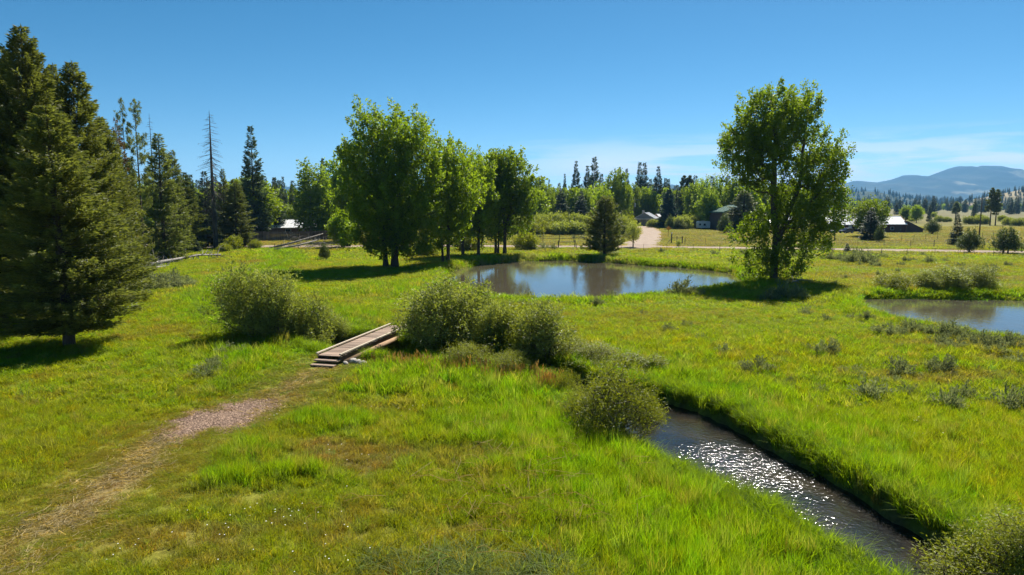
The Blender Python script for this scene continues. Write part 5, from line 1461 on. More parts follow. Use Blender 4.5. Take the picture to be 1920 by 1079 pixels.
# ------------------------------------------------------------------ buildings
def gable(name, label, px, Y, ln, dep, eave, ridge, rot, wall, roof, over=.35, wins=(), doors=(), group=None, rt=.14, z0=None, trim=None, cat='house'):
    """ridge along local x, front wall at local y = -dep/2"""
    x = XY(px, Y); z = H1(x, Y) if z0 is None else z0
    t = thing(name, label, cat, (x, Y, z), rot, group)
    h = dep / 2
    w = MB().prism([(-h, -.3), (h, -.3), (h, eave), (0, ridge), (-h, eave)], -ln / 2, ln / 2).build('wall', wall, t)
    sl = (ridge - eave) / h
    for s, nm in ((-1, 'roof'), (1, 'roof')):
        y0, y1 = s * (h + over), 0
        za, zb = eave - sl * over + .02, ridge + .02
        MB().prism([(y0, za), (0, zb), (0, zb + rt), (y0, za + rt)], -ln / 2 - over, ln / 2 + over).build(nm, roof, t)
    MB().box(-ln / 2 - over, ln / 2 + over, -.12, .12, ridge + rt, ridge + rt + .06).build('ridge_cap', roof, t)
    nrib = max(2, int(ln / .9))
    ribs = MB()
    for k in range(nrib + 1):
        xx = -ln / 2 - over + .05 + k * (ln + 2 * over - .1) / nrib
        for s in (-1, 1):
            y0 = s * (h + over)
            ribs.prism([(y0, eave - sl * over + .02 + rt), (s * .13, ridge + .02 + rt - sl * .13), (s * .13, ridge + .06 + rt - sl * .13), (y0, eave - sl * over + .06 + rt)], xx - .025, xx + .025)
    tag(ribs.build('roof_seam', roof, t), kind='stuff')
    for (wx, wz, ww, wh, side) in wins:
        f = MB()
        b = .08
        if side == 'front':
            yy = -h - .03
            f.box(wx - ww / 2 - b, wx + ww / 2 + b, yy, yy + .06, wz - wh / 2 - b, wz - wh / 2).box(wx - ww / 2 - b, wx + ww / 2 + b, yy, yy + .06, wz + wh / 2, wz + wh / 2 + b).box(wx - ww / 2 - b, wx - ww / 2, yy, yy + .06, wz - wh / 2, wz + wh / 2).box(wx + ww / 2, wx + ww / 2 + b, yy, yy + .06, wz - wh / 2, wz + wh / 2)
            fo = f.build('window', M_WHITE, t)
            MB().box(wx - ww / 2, wx + ww / 2, yy + .018, yy + .04, wz - wh / 2, wz + wh / 2).build('pane', M_GLASS, fo)
        else:
            xx = side * (ln / 2 + .03)
            x0, x1 = min(xx, xx - side * .06), max(xx, xx - side * .06)
            f.box(x0, x1, wx - ww / 2 - b, wx + ww / 2 + b, wz - wh / 2 - b, wz - wh / 2).box(x0, x1, wx - ww / 2 - b, wx + ww / 2 + b, wz + wh / 2, wz + wh / 2 + b).box(x0, x1, wx - ww / 2 - b, wx - ww / 2, wz - wh / 2, wz + wh / 2).box(x0, x1, wx + ww / 2, wx + ww / 2 + b, wz - wh / 2, wz + wh / 2)
            fo = f.build('window', M_WHITE, t)
            MB().box(x0 + .018, x1 - .018, wx - ww / 2, wx + ww / 2, wz - wh / 2, wz + wh / 2).build('pane', M_GLASS, fo)
    for (dx, dw, dh, mat) in doors:
        d = MB().box(dx - dw / 2, dx + dw / 2, -h - .05, -h + .01, 0, dh).build('door', mat, t)
        MB().box(dx + dw * .36, dx + dw * .42, -h - .09, -h - .05, dh * .45, dh * .52).build('handle', M_STEEL, d)
    return t
gable('house', 'long white roofed house behind the board fence', 562, 192, 26, 9, 1.9, 3.9, .05, M_BROWNW, M_ROOFW, wins=[(-8, 1.1, 1.4, .8, 'front'), (-2, 1.1, 1.4, .8, 'front'), (5, 1.1, 1.8, .8, 'front')], doors=[(2.0, .95, 1.8, M_GREYW)])
gable('outbuilding', 'white roofed outbuilding right of the long white roofed house', 638, 206, 10, 7, 3.1, 5.0, -.2, M_BROWNW, M_ROOFW, wins=[(-2, 1.6, 1.2, .9, 'front')], doors=[(2.2, 1.0, 2.05, M_GREYW)], cat='outbuilding')
gh = gable('house', 'grey roofed house with a white porch edge at the end of the driveway', 1212, 262, 9, 7.4, 2.9, 4.9, R(68), M_GREYW, M_ROOFG, wins=[(-2.2, 1.5, 1.2, 1.1, -1), (2.2, 1.5, 1.0, 1.1, -1)], doors=[(0, .95, 2.05, M_BROWNW)])
MB().box(-6.4, -4.55, -4.2, 4.2, 2.55, 2.75).build('porch_roof', M_ROOFW, gh)
for yy in (-3.9, -1.3, 1.3, 3.9):
    MB().tube([(-6.2, yy, -.3), (-6.2, yy, 2.55)], .07, 6).build('porch_post', M_WHITE, gh)
MB().box(-.4, .4, 1.0, 1.7, 3.6, 5.9).build('chimney', M_STONE, gh)
gable('shed', 'small white shed with an orange brown side next to the grey roofed house', 1234, 268, 2.4, 2.6, 3.4, 4.4, R(35), M_TRIMO, M_ROOFW, over=.2, cat='shed', doors=[(0, .9, 2.0, M_WHITE)])
gs = gable('barn', 'tall brown shed with a green metal roof edge behind the olive trees', 1382, 220, 14, 13.5, 5.6, 7.6, R(92), M_BROWNW, M_GREENR, over=.45, rt=.45, cat='barn', wins=[(3.4, 3.6, 1.2, 1.0, -1)])
MB().box(-7.08, -6.99, -2.0, 2.0, 0, 3.6).build('barn_door', M_REDW, gs)
gable('outbuilding', 'low grey outbuilding with a white roof left of the lone cottonwood', 1412, 226, 9.0, 6.5, 2.2, 3.6, -.05, M_GREYW, M_ROOFW, cat='outbuilding', wins=[(-2.6, 1.3, 1.0, .8, 'front')], doors=[(.8, 1.0, 2.0, M_WHITE)])
gable('outbuilding', 'white roofed outbuilding hidden behind the lone cottonwood', 1487, 238, 6.0, 5.5, 2.4, 4.2, .2, M_GREYW, M_ROOFW, cat='outbuilding', doors=[(0, 1.0, 2.0, M_WHITE)])
rh = gable('house', 'low dark red house with a pale metal roof and two cars in front', 1581, 208, 12.0, 8.0, 2.35, 4.9, -.03, M_REDW, M_ROOFW, over=.5, wins=[(-2.4, 1.35, .9, 1.1, 'front'), (2.6, 1.4, 1.3, .9, 'front')], doors=[(.2, .95, 2.05, M_WHITE)])
bn = gable('barn', 'dark red barn with a white metal roof and a sloping lean-to', 1650, 201, 10.6, 8.0, 2.5, 4.6, -.04, M_REDW, M_ROOFW, over=.3, cat='barn', wins=[(1.5, 1.3, .8, .8, 'front')], doors=[(3.2, 1.6, 2.0, M_BROWNW)])
MB().box(5.34, 5.46, -4.02, -3.84, -.2, 2.5).build('corner_board', M_TRIMO, bn)
MB().prism([(-4.36, 2.18), (0, 4.58), (0, 4.86), (-4.36, 2.46)], 5.62, 5.70).build('barge_board', M_TRIMO, bn)
lt = [(5.34, -.3), (10.4, -.3), (10.4, 1.0), (5.34, 3.4)]
MB().add([(x, y, z) for y in (-3.6, 3.4) for x, z in lt], [(0, 1, 2, 3), (7, 6, 5, 4), (0, 4, 5, 1), (1, 5, 6, 2), (2, 6, 7, 3), (3, 7, 4, 0)]).build('lean_to', M_BROWNW, bn)
MB().add([(x, y, z) for y in (-3.9, 3.7) for x, z in [(5.72, 3.28), (10.8, .86), (10.8, 1.0), (5.72, 3.42)]], [(0, 1, 2, 3), (7, 6, 5, 4), (0, 4, 5, 1), (1, 5, 6, 2), (2, 6, 7, 3), (3, 7, 4, 0)]).build('lean_to_roof', M_SNAG, bn)

# ------------------------------------------------------------------ camper, cars, tractor
x = XY(1318, 222); cp = thing('camper', 'small boxy white camper trailer parked by the willow hedge', 'camper', (x, 222, H1(x, 222)), .06)
prof = [(-1.9, .55), (1.95, .55), (2.0, .8), (1.98, 2.5), (1.75, 2.72), (-1.7, 2.72), (-1.95, 2.5), (-2.02, 1.2), (-1.95, .8)]
m = MB(); n = len(prof)
m.add([(px, y, pz) for y in (-1.05, 1.05) for px, pz in prof], [tuple(range(n)), tuple(range(2 * n - 1, n - 1, -1))] + [(i, n + i, n + (i + 1) % n, (i + 1) % n) for i in range(n)])
m.build('body', M_CREAM, cp, bevel=.03)
for wx, wz, ww, wh in ((.15, 1.65, .62, .55), (-1.35, 1.7, .5, .5)):
    f = MB().box(wx - ww / 2 - .05, wx + ww / 2 + .05, -1.085, -1.045, wz - wh / 2 - .05, wz + wh / 2 + .05).build('window', M_STEEL, cp)
    MB().box(wx - ww / 2, wx + ww / 2, -1.10, -1.083, wz - wh / 2, wz + wh / 2).build('pane', M_GLASS, f)
MB().box(-.45, .35, -.35, .35, 2.715, 2.95).build('roof_vent', surf_mat('faded_pink_plastic', (.45, .30, .27), (.52, .37, .33), 3, .5, 0), cp, bevel=.03)
for s in (-1, 1):
    wh = MB().tube([(.3, s * 1.06, .34), (.3, s * .84, .34)], .34, 14).build('wheel', M_TYRE, cp)
    MB().tube([(.3, s * 1.075, .34), (.3, s * 1.03, .34)], .17, 10).build('hub', M_STEEL, wh)
MB().box(-2.9, -1.9, -.05, .05, .45, .55).build('drawbar', M_STEEL, cp)
MB().box(-.9, .9, -1.075, -1.05, 1.15, 1.25).build('side_stripe', M_GREYW, cp)
def car(name, label, px, Y, rot, paint, glass_up, cat='car', roofm=None, L=4.4):
    x = XY(px, Y); t = thing(name, label, cat, (x, Y, H1(x, Y)), rot, 'cars parked at the low dark red house')
    s = L / 4.4
    prof = [(-2.15, .42), (2.12, .42), (2.18, .75), (2.05, .92), (1.0, 1.02), (-2.1, 1.05), (-2.2, .7)]
    def sweep(pf, y):
        n = len(pf); mb = MB()
        mb.add([(a * s, yy, b) for yy in (-y, y) for a, b in pf], [tuple(range(n)), tuple(range(2 * n - 1, n - 1, -1))] + [(i, n + i, n + (i + 1) % n, (i + 1) % n) for i in range(n)])
        return mb
    sweep(prof, .88).build('body', paint, t, bevel=.05)
    sweep([(1.05, 1.02), (.35, glass_up - .06), (-1.85, glass_up - .06), (-2.05, 1.04)], .76).build('windows', M_GLASS, t, bevel=.03)
    sweep([(.42, glass_up - .06), (.25, glass_up), (-1.75, glass_up), (-1.9, glass_up - .06)], .77).build('roof', roofm or paint, t, bevel=.02)
    for a in (-1.35, 1.35):
        for b in (-1, 1):
            w = MB().tube([(a * s, b * .90, .34), (a * s, b * .68, .34)], .34, 14).build('wheel', M_TYRE, t)
            MB().tube([(a * s, b * .915, .34), (a * s, b * .88, .34)], .19, 10).build('rim', M_STEEL, w)
    for b in (-1, 1):
        MB().box(2.10 * s, 2.19 * s, b * .62 - .14, b * .62 + .14, .66, .80).build('headlight', M_WHITE, t)
        MB().box(-2.22 * s, -2.12 * s, b * .68 - .1, b * .68 + .1, .70, .92).build('tail_light', M_TRIMO, t)
    return t
car('parked_car', 'dark blue car parked beside the low dark red house', 1587, 190, R(200), M_CARB, 1.55, L=4.0)
car('parked_car', 'black car with a pale roof parked left of the dark blue car', 1563, 193, R(250), M_CARD, 1.62, roofm=M_WHITE)
x, y = G(648, 462.5); tr = thing('tractor', 'small faded orange tractor standing on the dirt road', 'tractor', (x, y, H1(x, y) + .08), R(-60))
MB().box(.05, 1.15, -.32, .32, .62, 1.12).build('hood', M_ORANGE, tr, bevel=.08)
MB().box(1.13, 1.19, -.28, .28, .62, 1.0).build('grille', M_TYRE, tr)
MB().box(-.75, .9, -.2, .2, .42, .66).build('chassis', M_TYRE, tr)
for b in (-1, 1):
    MB().tube([(1.17, b * .2, .98), (1.23, b * .2, .98)], .09, 10).build('headlight', M_WHITE, tr)
    w = MB().tube([(.85, b * .62, .32), (.85, b * .40, .32)], .32, 16).build('front_wheel', M_TYRE, tr)
    MB().tube([(.85, b * .635, .32), (.85, b * .6, .32)], .15, 10).build('rim', M_CREAM, w)
    w = MB().tube([(-.45, b * .78, .52), (-.45, b * .42, .52)], .52, 18).build('rear_wheel', M_TYRE, tr)
    MB().tube([(-.45, b * .795, .52), (-.45, b * .75, .52)], .26, 12).build('rim', M_CREAM, w)
    MB().box(-.95, .05, b * .6 - .18, b * .6 + .18, 1.06, 1.12).build('fender', M_ORANGE, tr, bevel=.02)
MB().box(-.7, -.25, -.24, .24, .85, .97).box(-.78, -.68, -.24, .24, .97, 1.35).build('seat', M_TYRE, tr, bevel=.02)
MB().tube([(-.05, 0, 1.0), (-.2, 0, 1.32)], .03, 6).tube([(-.2 + .0, .18 * math.cos(a * .6283), 1.32 + .1 * math.sin(a * .6283)) for a in range(11)], .015, 5, False).build('steering_wheel', M_TYRE, tr)

# ------------------------------------------------------------------ fences, gate, sign, poles
def fence_line(P, step):
    P = [Vector((a, b, 0)) for a, b in P]; out = []
    for i in range(len(P) - 1):
        L = (P[i + 1] - P[i]).length; n = max(1, round(L / step))
        out += [P[i].lerp(P[i + 1], k / n) for k in range(n)]
    out.append(P[-1]); return out
def wire_fence(name, label, P, step, ph, pr, wires, mat, thick=None, seed=1, rails=(), rr=.05, group=None):
    q = random.Random(seed); pts = fence_line(P, step)
    t = thing(name, label, 'fence', (pts[0].x, pts[0].y, 0), group=group); o = pts[0]
    pm_ = MB().tube([(0, 0, -.3), (0, 0, 1.0)], [pr, pr * .92], 7).mesh('post', mat)
    tops = []
    for i, p in enumerate(pts):
        z = H1(p.x, p.y); big = thick and i % thick == 0
        h = ph * q.uniform(.94, 1.06)
        link('post', pm_, t, (p.x - o.x, p.y - o.y, z), (q.gauss(0, .02), q.gauss(0, .02), q.random() * 6), (1.9 if big else 1, 1.9 if big else 1, h * (1.08 if big else 1)))
        tops.append((p.x - o.x, p.y - o.y, z))
    for w in wires:
        MB().tube([(a, b, c + w) for a, b, c in tops], .011, 4, False).build('wire', M_WIRE, t)
    for w in rails:
        for i in range(len(tops) - 1):
            a, b = tops[i], tops[i + 1]
            MB().tube([(a[0], a[1] - .06, a[2] + w), (b[0], b[1] - .06, b[2] + w)], rr, 6).build('rail', mat, t)
    return t
wire_fence('wire_fence', 'thin post and wire fence along the near side of the road', [G(840, 470), G(960, 470), G(1040, 469.5), G(1250, 472), G(1400, 474), G(1560, 477), G(1700, 480.5), G(1920, 486), G(2050, 490)], 4.2, 1.25, .028, (.35, .65, .95, 1.2), M_POST, thick=6)
wire_fence('rail_fence', 'post and rail fence round the paddock beyond the road', [G(1000, 457), G(1018, 456.5), G(1049, 456), G(1076, 455.5), G(1105, 455)], 3.2, 1.75, .075, (.4,), M_POST, rails=(.95, 1.5), rr=.045, seed=2)
wire_fence('wire_fence', 'post and wire fence beyond the road in front of the camper and houses', [G(1284, 459), G(1400, 460), G(1560, 462.5), G(1707, 464), G(1845, 469), G(2000, 474)], 4.6, 1.3, .035, (.4, .8, 1.2), M_POST, thick=5, seed=3)
wire_fence('wire_fence', 'far fence crossing the paddock beyond the junipers', [G(1690, 452), G(1800, 448), G(1920, 444)], 4.0, 1.3, .04, (.5, 1.0), M_POST, seed=4)
wire_fence('wire_fence', 'post and wire fence left of the biggest cottonwood along the road', [G(470, 472), G(560, 471), G(640, 470), G(760, 469)], 4.0, 1.3, .04, (.4, .8, 1.2), M_POST, seed=5)
for (a, b, lb) in [((1047, 467), (1078, 466.5), 'wooden fence brace of two stout posts and a top rail by the road')]:
    x0, y0 = G(*a); x1, y1 = G(*b)
    t = thing('fence_brace', lb, 'fence', (x0, y0, H1(x0, y0)))
    dx, dy = x1 - x0, y1 - y0
    MB().tube([(0, 0, -.3), (0, 0, 1.55)], .10, 8).build('post', M_POST, t); MB().tube([(dx, dy, -.3), (dx, dy, 1.55)], .10, 8).build('post', M_POST, t)
    MB().tube([(0, 0, 1.25), (dx, dy, 1.25)], .06, 7).build('rail', M_POST, t)
x0, y0 = G(1259, 457); x1, y1 = G(1279, 458)
t = thing('gate', 'dark timber gate frame beside the orange sign', 'gate', (x0, y0, H1(x0, y0)))
dx, dy = x1 - x0, y1 - y0
MB().tube([(0, 0, -.3), (0, 0, 2.0)], .13, 8).build('gate_post', M_POST, t); MB().tube([(dx, dy, -.3), (dx, dy, 1.6)], .12, 8).build('gate_post', M_POST, t)
tag(MB().tube([(0, 0, 1.98), (0, 0, 2.35)], .12, 8).build('post_cap', M_WHITE, t), None)
MB().tube([(.1, 0, 1.25), (dx - .1, dy, 1.25)], .045, 6).build('rail', M_POST, t)
MB().tube([(dx * .5, dy * .5 - .05, 0), (dx * .5, dy * .5 - .05, 1.6)], .07, 6).build('gate_post', M_POST, t)
MB().tube([(-.9, 0, .1), (-.05, 0, 1.0)], .05, 6).build('brace', M_POST, t)
put_px(SHRUBT, 5.0, 3.2, 'shrub', 'small scraggly shrub growing in front of the timber gate frame', 'shrub', 1272, 466, 449, 12, rs=rs)
x, y = G(1253, 446); t = thing('road_sign', 'orange diamond road sign on a thin post by the driveway', 'road sign', (x, y, H1(x, y)), -.1)
MB().tube([(0, .04, -.3), (0, .04, 2.6)], .045, 6).build('sign_post', M_POST, t)
MB().add([(0, -.02, 1.65), (.62, -.02, 2.27), (0, -.02, 2.89), (-.62, -.02, 2.27), (0, .0, 1.65), (.62, .0, 2.27), (0, .0, 2.89), (-.62, .0, 2.27)], [(0, 1, 2, 3), (7, 6, 5, 4), (0, 4, 5, 1), (1, 5, 6, 2), (2, 6, 7, 3), (3, 7, 4, 0)]).build('sign_plate', M_SIGN, t)
def pole(label, px, Y, top, wires, arm=True, r=.15):
    x = XY(px, Y); z = H1(x, Y); h = AT(px, top, Y)[2] - z
    t = thing('utility_pole', label, 'utility pole', (x, Y, z))
    MB().tube([(0, 0, -.5), (0, 0, h)], [r, r * .62], 9).build('pole', M_POST, t, smooth=True)
    if arm:
        MB().box(-1.1, 1.1, -.06, .06, h - .75, h - .62).build('crossarm', M_POST, t)
        for a in (-1.0, -.5, .5, 1.0):
            MB().tube([(a, 0, h - .62), (a, 0, h - .45)], .05, 6).build('insulator', M_STEEL, t)
        MB().tube([(.28, -.12, h - 2.6), (.28, -.12, h - 1.5)], .2, 12).build('transformer', M_STEEL, t)
    for (a, b, c, sag) in wires:
        e = Vector(a); f = Vector(b); pts = [e.lerp(f, k / 10) + Vector((0, 0, -sag * 4 * (k / 10) * (1 - k / 10))) for k in range(11)]
        MB().tube([p - Vector((x, Y, z)) for p in pts], .03, 4, False).build('wire', M_WIRE, t)
    return t
w1 = AT(1188, 378, 195)
pole('weathered utility pole with sagging wires beside the grey roofed house', 1188, 195, 371, [(w1, AT(1170, 393, 203), None, .9), (AT(1188, 384, 195), AT(1172, 399, 203), None, .9)])
pole('tall dark utility pole in the right hand paddock', 1837, 162, 371, [], arm=False, r=.17)
pole('plain utility pole standing off the corner of the low dark red house', 1566, 150, 424, [], arm=False, r=.12)
# board fence
bf = thing('board_fence', 'tall weathered board fence in front of the white roofed house', 'fence', (*G(300, 455), 0))
fo = Vector((*G(300, 455), 0)); pts = fence_line([G(300, 455), G(440, 453), G(560, 452), G(655, 449)], .205)
bm_ = MB().box(-.095, .095, -.012, .012, 0, 2.15).mesh('board', M_BOARD)
for i, p in enumerate(pts):
    z = H1(p.x, p.y)
    link('board', bm_, bf, (p.x - fo.x, p.y - fo.y, z + .02), (rb.gauss(0, .006), 0, .03 + rb.gauss(0, .03)), (1, 1, rb.uniform(.95, 1.03)))
    if i % 12 == 0:
        MB().box(-.06, .06, .02, .14, -.3, 2.1).build('post', M_BOARD, bf, (p.x - fo.x, p.y - fo.y, z))
    if i % 12 == 0 and i + 12 < len(pts):
        e = pts[i + 12]
        for hz_ in (.4, 1.75):
            MB().tube([(p.x - fo.x, p.y - fo.y + .05, z + hz_), (e.x - fo.x, e.y - fo.y + .05, z + hz_)], .04, 4).build('rail', M_BOARD, bf)

# ------------------------------------------------------------------ small ground cover: reeds, bank grass, straw, flowers, chips
def along_stream(n, seed, s0, s1, off0, off1, side=None):
    r = np.random.default_rng(seed)
    P, W = densify(STREAM, STREAM_W, .25)
    d = np.gradient(P, axis=0); d = d / np.linalg.norm(d, axis=1)[:, None]; nv = np.column_stack([-d[:, 1], d[:, 0]])
    k = r.integers(int(s0 * len(P)), max(int(s1 * len(P)), int(s0 * len(P)) + 1), n)
    sgn = r.choice([-1, 1], n) if side is None else np.full(n, side)
    o = W[k] + r.uniform(off0, off1, n)
    q = P[k] + nv[k] * (o * sgn)[:, None]
    return q[:, 0], q[:, 1], sgn, nv[k]
x, y, sg, nv = along_stream(5200, 5, .0, 1.0, .22, 1.0)
_, hg, cov, _, _, _, _ = zones(x, y)
r5 = np.random.default_rng(6); k = (y > 9) & (r5.random(len(x)) < .9) & (br_dist(x, y) > .9)
x, y, sg, nv = x[k], y[k], sg[k], nv[k]
tint = (LUSH * .8 + YEL * .35) * (.7 + .6 * r5.random((len(x), 1)))
sz = np.where(y < 40, 1.0, 1.5)
scatter('bank_grass', [blade_patch('b%d' % i, 900 + i, 44, .20, .018, .9, M_GRASS) for i in range(4)], np.column_stack([x, y, H(x, y)]), r5.random(len(x)) * 6.28, np.column_stack([sz, sz, r5.uniform(.45, .8, len(x))]), r5.integers(0, 4, len(x)), tint, 'tall green grass hanging over the stream banks', tilt=np.column_stack([-nv[:, 1] * -sg * .25, nv[:, 0] * -sg * .25]))
# pond fringe: taller sedge, pale flowering tufts on the far shore
fx, fy = [], []
for PL in (POND, POND2):
    c = np.concatenate([PL, PL[:1]]); d_ = np.linalg.norm(np.diff(c, axis=0), axis=1)
    n_ = int(d_.sum() * 14); k = r5.choice(len(PL), n_, p=d_ / d_.sum()); t_ = r5.random(n_)[:, None]
    p = c[k] * (1 - t_) + c[k + 1] * t_ + r5.normal(size=(n_, 2)) * .9
    fx.append(p[:, 0]); fy.append(p[:, 1])
fx, fy = np.concatenate(fx), np.concatenate(fy)
sdp = np.minimum(poly_sd(fx, fy, POND), poly_sd(fx, fy, POND2)); k = sdp > .18
fx, fy = fx[k], fy[k]
tint = (LUSH * .7 + YEL * .4) * (.7 + .6 * r5.random((len(fx), 1)))
pale = (fbm(fx / 2.5, fy / 2.5, 77, 2) > .56) & (fy > 75)
tint = np.where(pale[:, None], np.array((.26, .27, .12)), tint)
nearb = np.where(fx > 20, fy < 62, fy < 76)
scatter('pond_sedge', [blade_patch('s%d' % i, 950 + i, 40, .24, .03, .5, M_GRASS) for i in range(4)], np.column_stack([fx, fy, H(fx, fy)]), r5.random(len(fx)) * 6.28, np.column_stack([np.full(len(fx), 1.6)] * 2 + [r5.uniform(.5, 1.0, len(fx)) * np.where(nearb, .4, np.where(fx > 20, .5, 1))]), r5.integers(0, 4, len(fx)), tint, 'tall sedge and pale tufts fringing the ponds')
# reeds with seed heads by the yellowish willow
def reed_patch(name, seed):
    rng = np.random.default_rng(seed); n = 14
    b = np.column_stack([rng.normal(size=(n, 2)) * .16, np.full(n, -.05)])
    tip = b + np.column_stack([rng.normal(size=(n, 2)) * .14, rng.uniform(.6, 1.15, n)])
    V, Q = tubes(b, tip, np.full(n, .008), np.full(n, .006), 3)
    V2, Q2 = tubes(tip, tip + np.column_stack([rng.normal(size=(n, 2)) * .03, np.full(n, .17)]), np.full(n, .022), np.full(n, .006), 4)
    return bpy.data.objects.new(name, mk(name, np.concatenate([V, V2]), np.concatenate([Q, Q2 + len(V)]), mats=(M_GRASS,), attrs={'rnd': ('FLOAT', np.random.default_rng(1).random(len(V) + len(V2)))}))
rp = [(rb.uniform(700, 1080), 0) for _ in range(46)]
rx_, ry_ = [], []
for a, _ in rp:
    b = np.interp(a, [700, 760, 860, 960, 1020, 1080], [690, 692, 702, 712, 722, 738]) + rb.uniform(-8, 8)
    q = G(a, b); rx_.append(q[0]); ry_.append(q[1])
rx_, ry_ = np.array(rx_), np.array(ry_)
k = poly_dist(rx_, ry_, STREAM, STREAM_W)[0] > .1
rx_, ry_ = rx_[k], ry_[k]
scatter('reeds', [reed_patch('r%d' % i, 970 + i) for i in range(3)], np.column_stack([rx_, ry_, H(rx_, ry_)]), r5.random(len(rx_)) * 6.28, np.column_stack([np.ones(len(rx_))] * 2 + [r5.uniform(.5, .85, len(rx_))]), r5.integers(0, 3, len(rx_)), np.array((.42, .31, .20)) * (.7 + .6 * r5.random((len(rx_), 1))), 'dry brownish reed stalks with seed heads along the stream')
# long fallen straws in the lush corner
def straw_patch(name, seed):
    rng = np.random.default_rng(seed); n = 5
    b = np.column_stack([rng.normal(size=(n, 2)) * .25, rng.uniform(.1, .4, n)])
    a = rng.random(n) * 6.28; L = rng.uniform(.5, 1.3, n)
    m_ = b + np.column_stack([np.cos(a) * L * .5, np.sin(a) * L * .5, rng.uniform(0, .25, n)])
    e = m_ + np.column_stack([np.cos(a + .3) * L * .5, np.sin(a + .3) * L * .5, rng.uniform(-.25, .05, n)])
    V, Q = tubes(np.concatenate([b, m_]), np.concatenate([m_, e]), np.full(2 * n, .007), np.full(2 * n, .006), 3)
    return bpy.data.objects.new(name, mk(name, V, Q, mats=(M_GRASS,), attrs={'rnd': ('FLOAT', np.full(len(V), .6))}))
sx_, sy_ = [], []
for _ in range(40):
    a, b = rb.gauss(1000, 130), rb.gauss(920, 70)
    if a > 1280: continue
    q = G(a, b); sx_.append(q[0]); sy_.append(q[1])
sx_, sy_ = np.array(sx_), np.array(sy_)
scatter('fallen_straw', [straw_patch('t%d' % i, 980 + i) for i in range(4)], np.column_stack([sx_, sy_, H(sx_, sy_) + .1]), r5.random(len(sx_)) * 6.28, np.ones((len(sx_), 3)), r5.integers(0, 4, len(sx_)), np.tile(np.array((.36, .29, .15)), (len(sx_), 1)), 'long dry straws lying over the lush grass')
# small white meadow flowers
M_FLOW = surf_mat('white_petal', (.72, .72, .68), (.82, .82, .78), 5, .8, 0)
def flower_patch(name, seed):
    rng = np.random.default_rng(seed); n = 3
    P = np.column_stack([rng.normal(size=(n, 2)) * .5, rng.uniform(.75, 1.1, n)])
    Vs = []
    for a in range(5):
        A = np.column_stack([np.full(n, math.cos(a * 1.2566)), np.full(n, math.sin(a * 1.2566)), np.full(n, .35)])
        Vs.append(leaves(P, A, .020, .015, rng, bside=np.tile(np.array((0, 0, 1.0)), (n, 1))))
    V = np.concatenate(Vs)
    return bpy.data.objects.new(name, mk(name, V, np.arange(len(V)).reshape(-1, 4), mats=(M_FLOW,)))
cl = [(1250, 800, 0), (520, 965, 24), (590, 965, 20), (470, 985, 20), (560, 1010, 30), (540, 780, 14), (700, 780, 50), (760, 760, 40), (640, 830, 40), (240, 1035, 16), (500, 1050, 50), (650, 1040, 40), (430, 1000, 40), (860, 700, 40), (730, 500, 20), (1640, 760, 60), (1750, 820, 60), (1500, 620, 60)]
fl = []
for a, b, s in cl:
    for _ in range(2):
        q = G(a + rb.gauss(0, s), b + rb.gauss(0, s * .35)); fl.append(q)
fl = np.array([q for q in fl if q[1] > 10]); col_, hg_, cv_, sd_, sp_, _, _ = zones(fl[:, 0], fl[:, 1])
k = (sd_ > .8) & (sp_ > .8); fl, hg_ = fl[k], hg_[k]
scatter('wildflowers', [flower_patch('f%d' % i, 990 + i) for i in range(4)], np.column_stack([fl, H(fl[:, 0], fl[:, 1])]), r5.random(len(fl)) * 6.28, np.column_stack([np.full(len(fl), 1.0)] * 2 + [hg_ * .95]), r5.integers(0, 4, len(fl)), np.ones((len(fl), 3)), 'tiny white wildflowers dotted through the meadow')
# chips and pebbles on the bare patch
def chip_patch(name, seed):
    rng = np.random.default_rng(seed); n = 16
    bm = bmesh.new()
    for i in range(n):
        r = rng.uniform(.014, .045)
        m_ = Matrix.Translation((rng.normal() * .22, rng.normal() * .22, r * .3)) @ Euler((rng.normal() * .3, rng.normal() * .3, rng.random() * 6)).to_matrix().to_4x4() @ Matrix.Diagonal((r * rng.uniform(.8, 2.0), r, r * .55, 1))
        bmesh.ops.create_icosphere(bm, subdivisions=1, radius=1.0, matrix=m_)
    me = bpy.data.meshes.new(name); bm.to_mesh(me); bm.free()
    at = me.attributes.new('rnd', 'FLOAT', 'POINT'); at.data.foreach_set('value', np.repeat(rng.random(n), len(me.vertices) // n).astype(np.float32))
    me.materials.append(M_CHIP)
    return bpy.data.objects.new(name, me)
M_CHIP = leaf_mat('chip', (.55, .5, .5), (1.5, 1.45, 1.4), tfac=0.0, rough=.9, spec=.2, instancer=True)
gxy = []
lo, hi = GRAVEL.min(0), GRAVEL.max(0)
c = r5.random((2600, 2)) * (hi - lo) + lo
g_ = poly_sd(c[:, 0], c[:, 1], GRAVEL) + .5 * (fbm(c[:, 0] / 1.6, c[:, 1] / 1.6, 31, 3) - .5); c = c[g_ < .1]
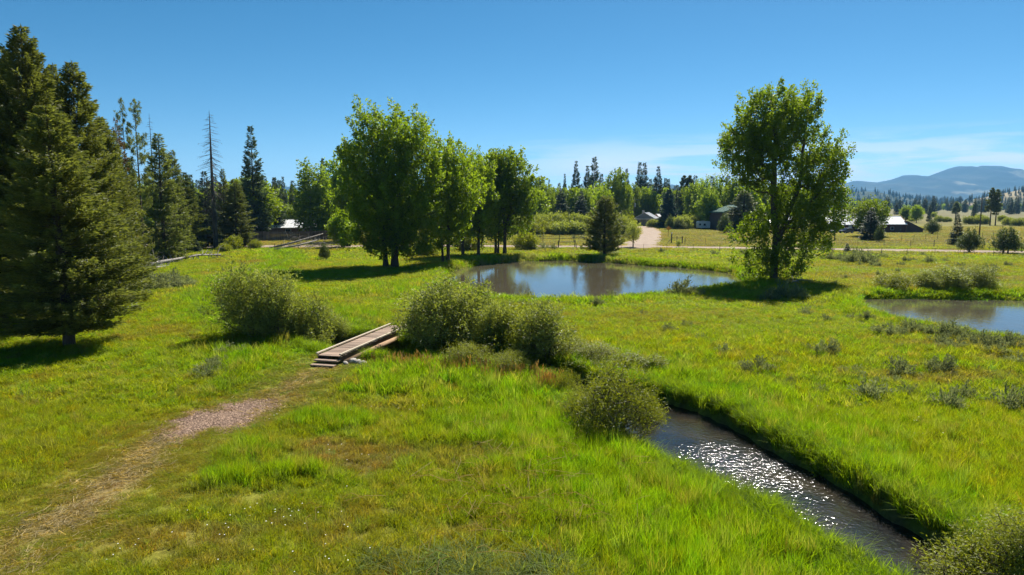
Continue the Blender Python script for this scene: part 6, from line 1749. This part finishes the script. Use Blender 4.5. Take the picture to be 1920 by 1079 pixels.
scatter('wood_chips', [chip_patch('c%d' % i, 1000 + i) for i in range(4)], np.column_stack([c, H(c[:, 0], c[:, 1])]), r5.random(len(c)) * 6.28, np.ones((len(c), 3)), r5.integers(0, 4, len(c)), GRAV * (.75 + .5 * r5.random((len(c), 1))), 'pinkish wood chips and pebbles on the bare patch')
# grey leafy herbs at the bottom of the view
hx, hy = [], []
for _ in range(110):
    q = G(rb.gauss(930, 120), rb.uniform(1045, 1150)); hx.append(q[0]); hy.append(q[1])
hx, hy = np.array(hx), np.array(hy)
scatter('herbs', [blade_patch('h%d' % i, 1010 + i, 46, .18, .028, .8, M_GRASS) for i in range(3)], np.column_stack([hx, hy, H(hx, hy)]), r5.random(len(hx)) * 6.28, np.column_stack([np.ones(len(hx))] * 2 + [r5.uniform(.3, .5, len(hx))]), r5.integers(0, 3, len(hx)), np.array((.15, .20, .06)) * (.7 + .6 * r5.random((len(hx), 1))), 'dull grey green leafy herbs at the near edge of the meadow')

# cut hay and straw lying on the mown way
def hay_patch(name, seed):
    rng = np.random.default_rng(seed); n = 26
    b = np.column_stack([rng.normal(size=(n, 2)) * .28, rng.uniform(.01, .07, n)])
    a = rng.random(n) * 6.28; L = rng.uniform(.10, .32, n)
    e = b + np.column_stack([np.cos(a) * L, np.sin(a) * L, rng.normal(size=n) * .02])
    V, Q = tubes(b, e, np.full(n, .006), np.full(n, .004), 3)
    return bpy.data.objects.new(name, mk(name, V, Q, mats=(M_GRASS,), attrs={'rnd': ('FLOAT', np.repeat(rng.random(n), 6))}))
P_, _ = densify(PATH, np.ones(len(PATH)), .05)
k = r5.integers(0, len(P_), 420)
q = P_[k] + r5.normal(size=(420, 2)) * .7
q = q[(poly_sd(q[:, 0], q[:, 1], GRAVEL) > -.1) & (q[:, 1] > 9) & (fbm(q[:, 0] / 1.1, q[:, 1] / 1.1, 63, 3) > .44)]
scatter('cut_hay', [hay_patch('h%d' % i, 1030 + i) for i in range(4)], np.column_stack([q, H(q[:, 0], q[:, 1])]), r5.random(len(q)) * 6.28, np.ones((len(q), 3)), r5.integers(0, 4, len(q)), np.array((.46, .39, .25)) * (.6 + .7 * r5.random((len(q), 1))), 'dry cut hay lying on the mown footpath')
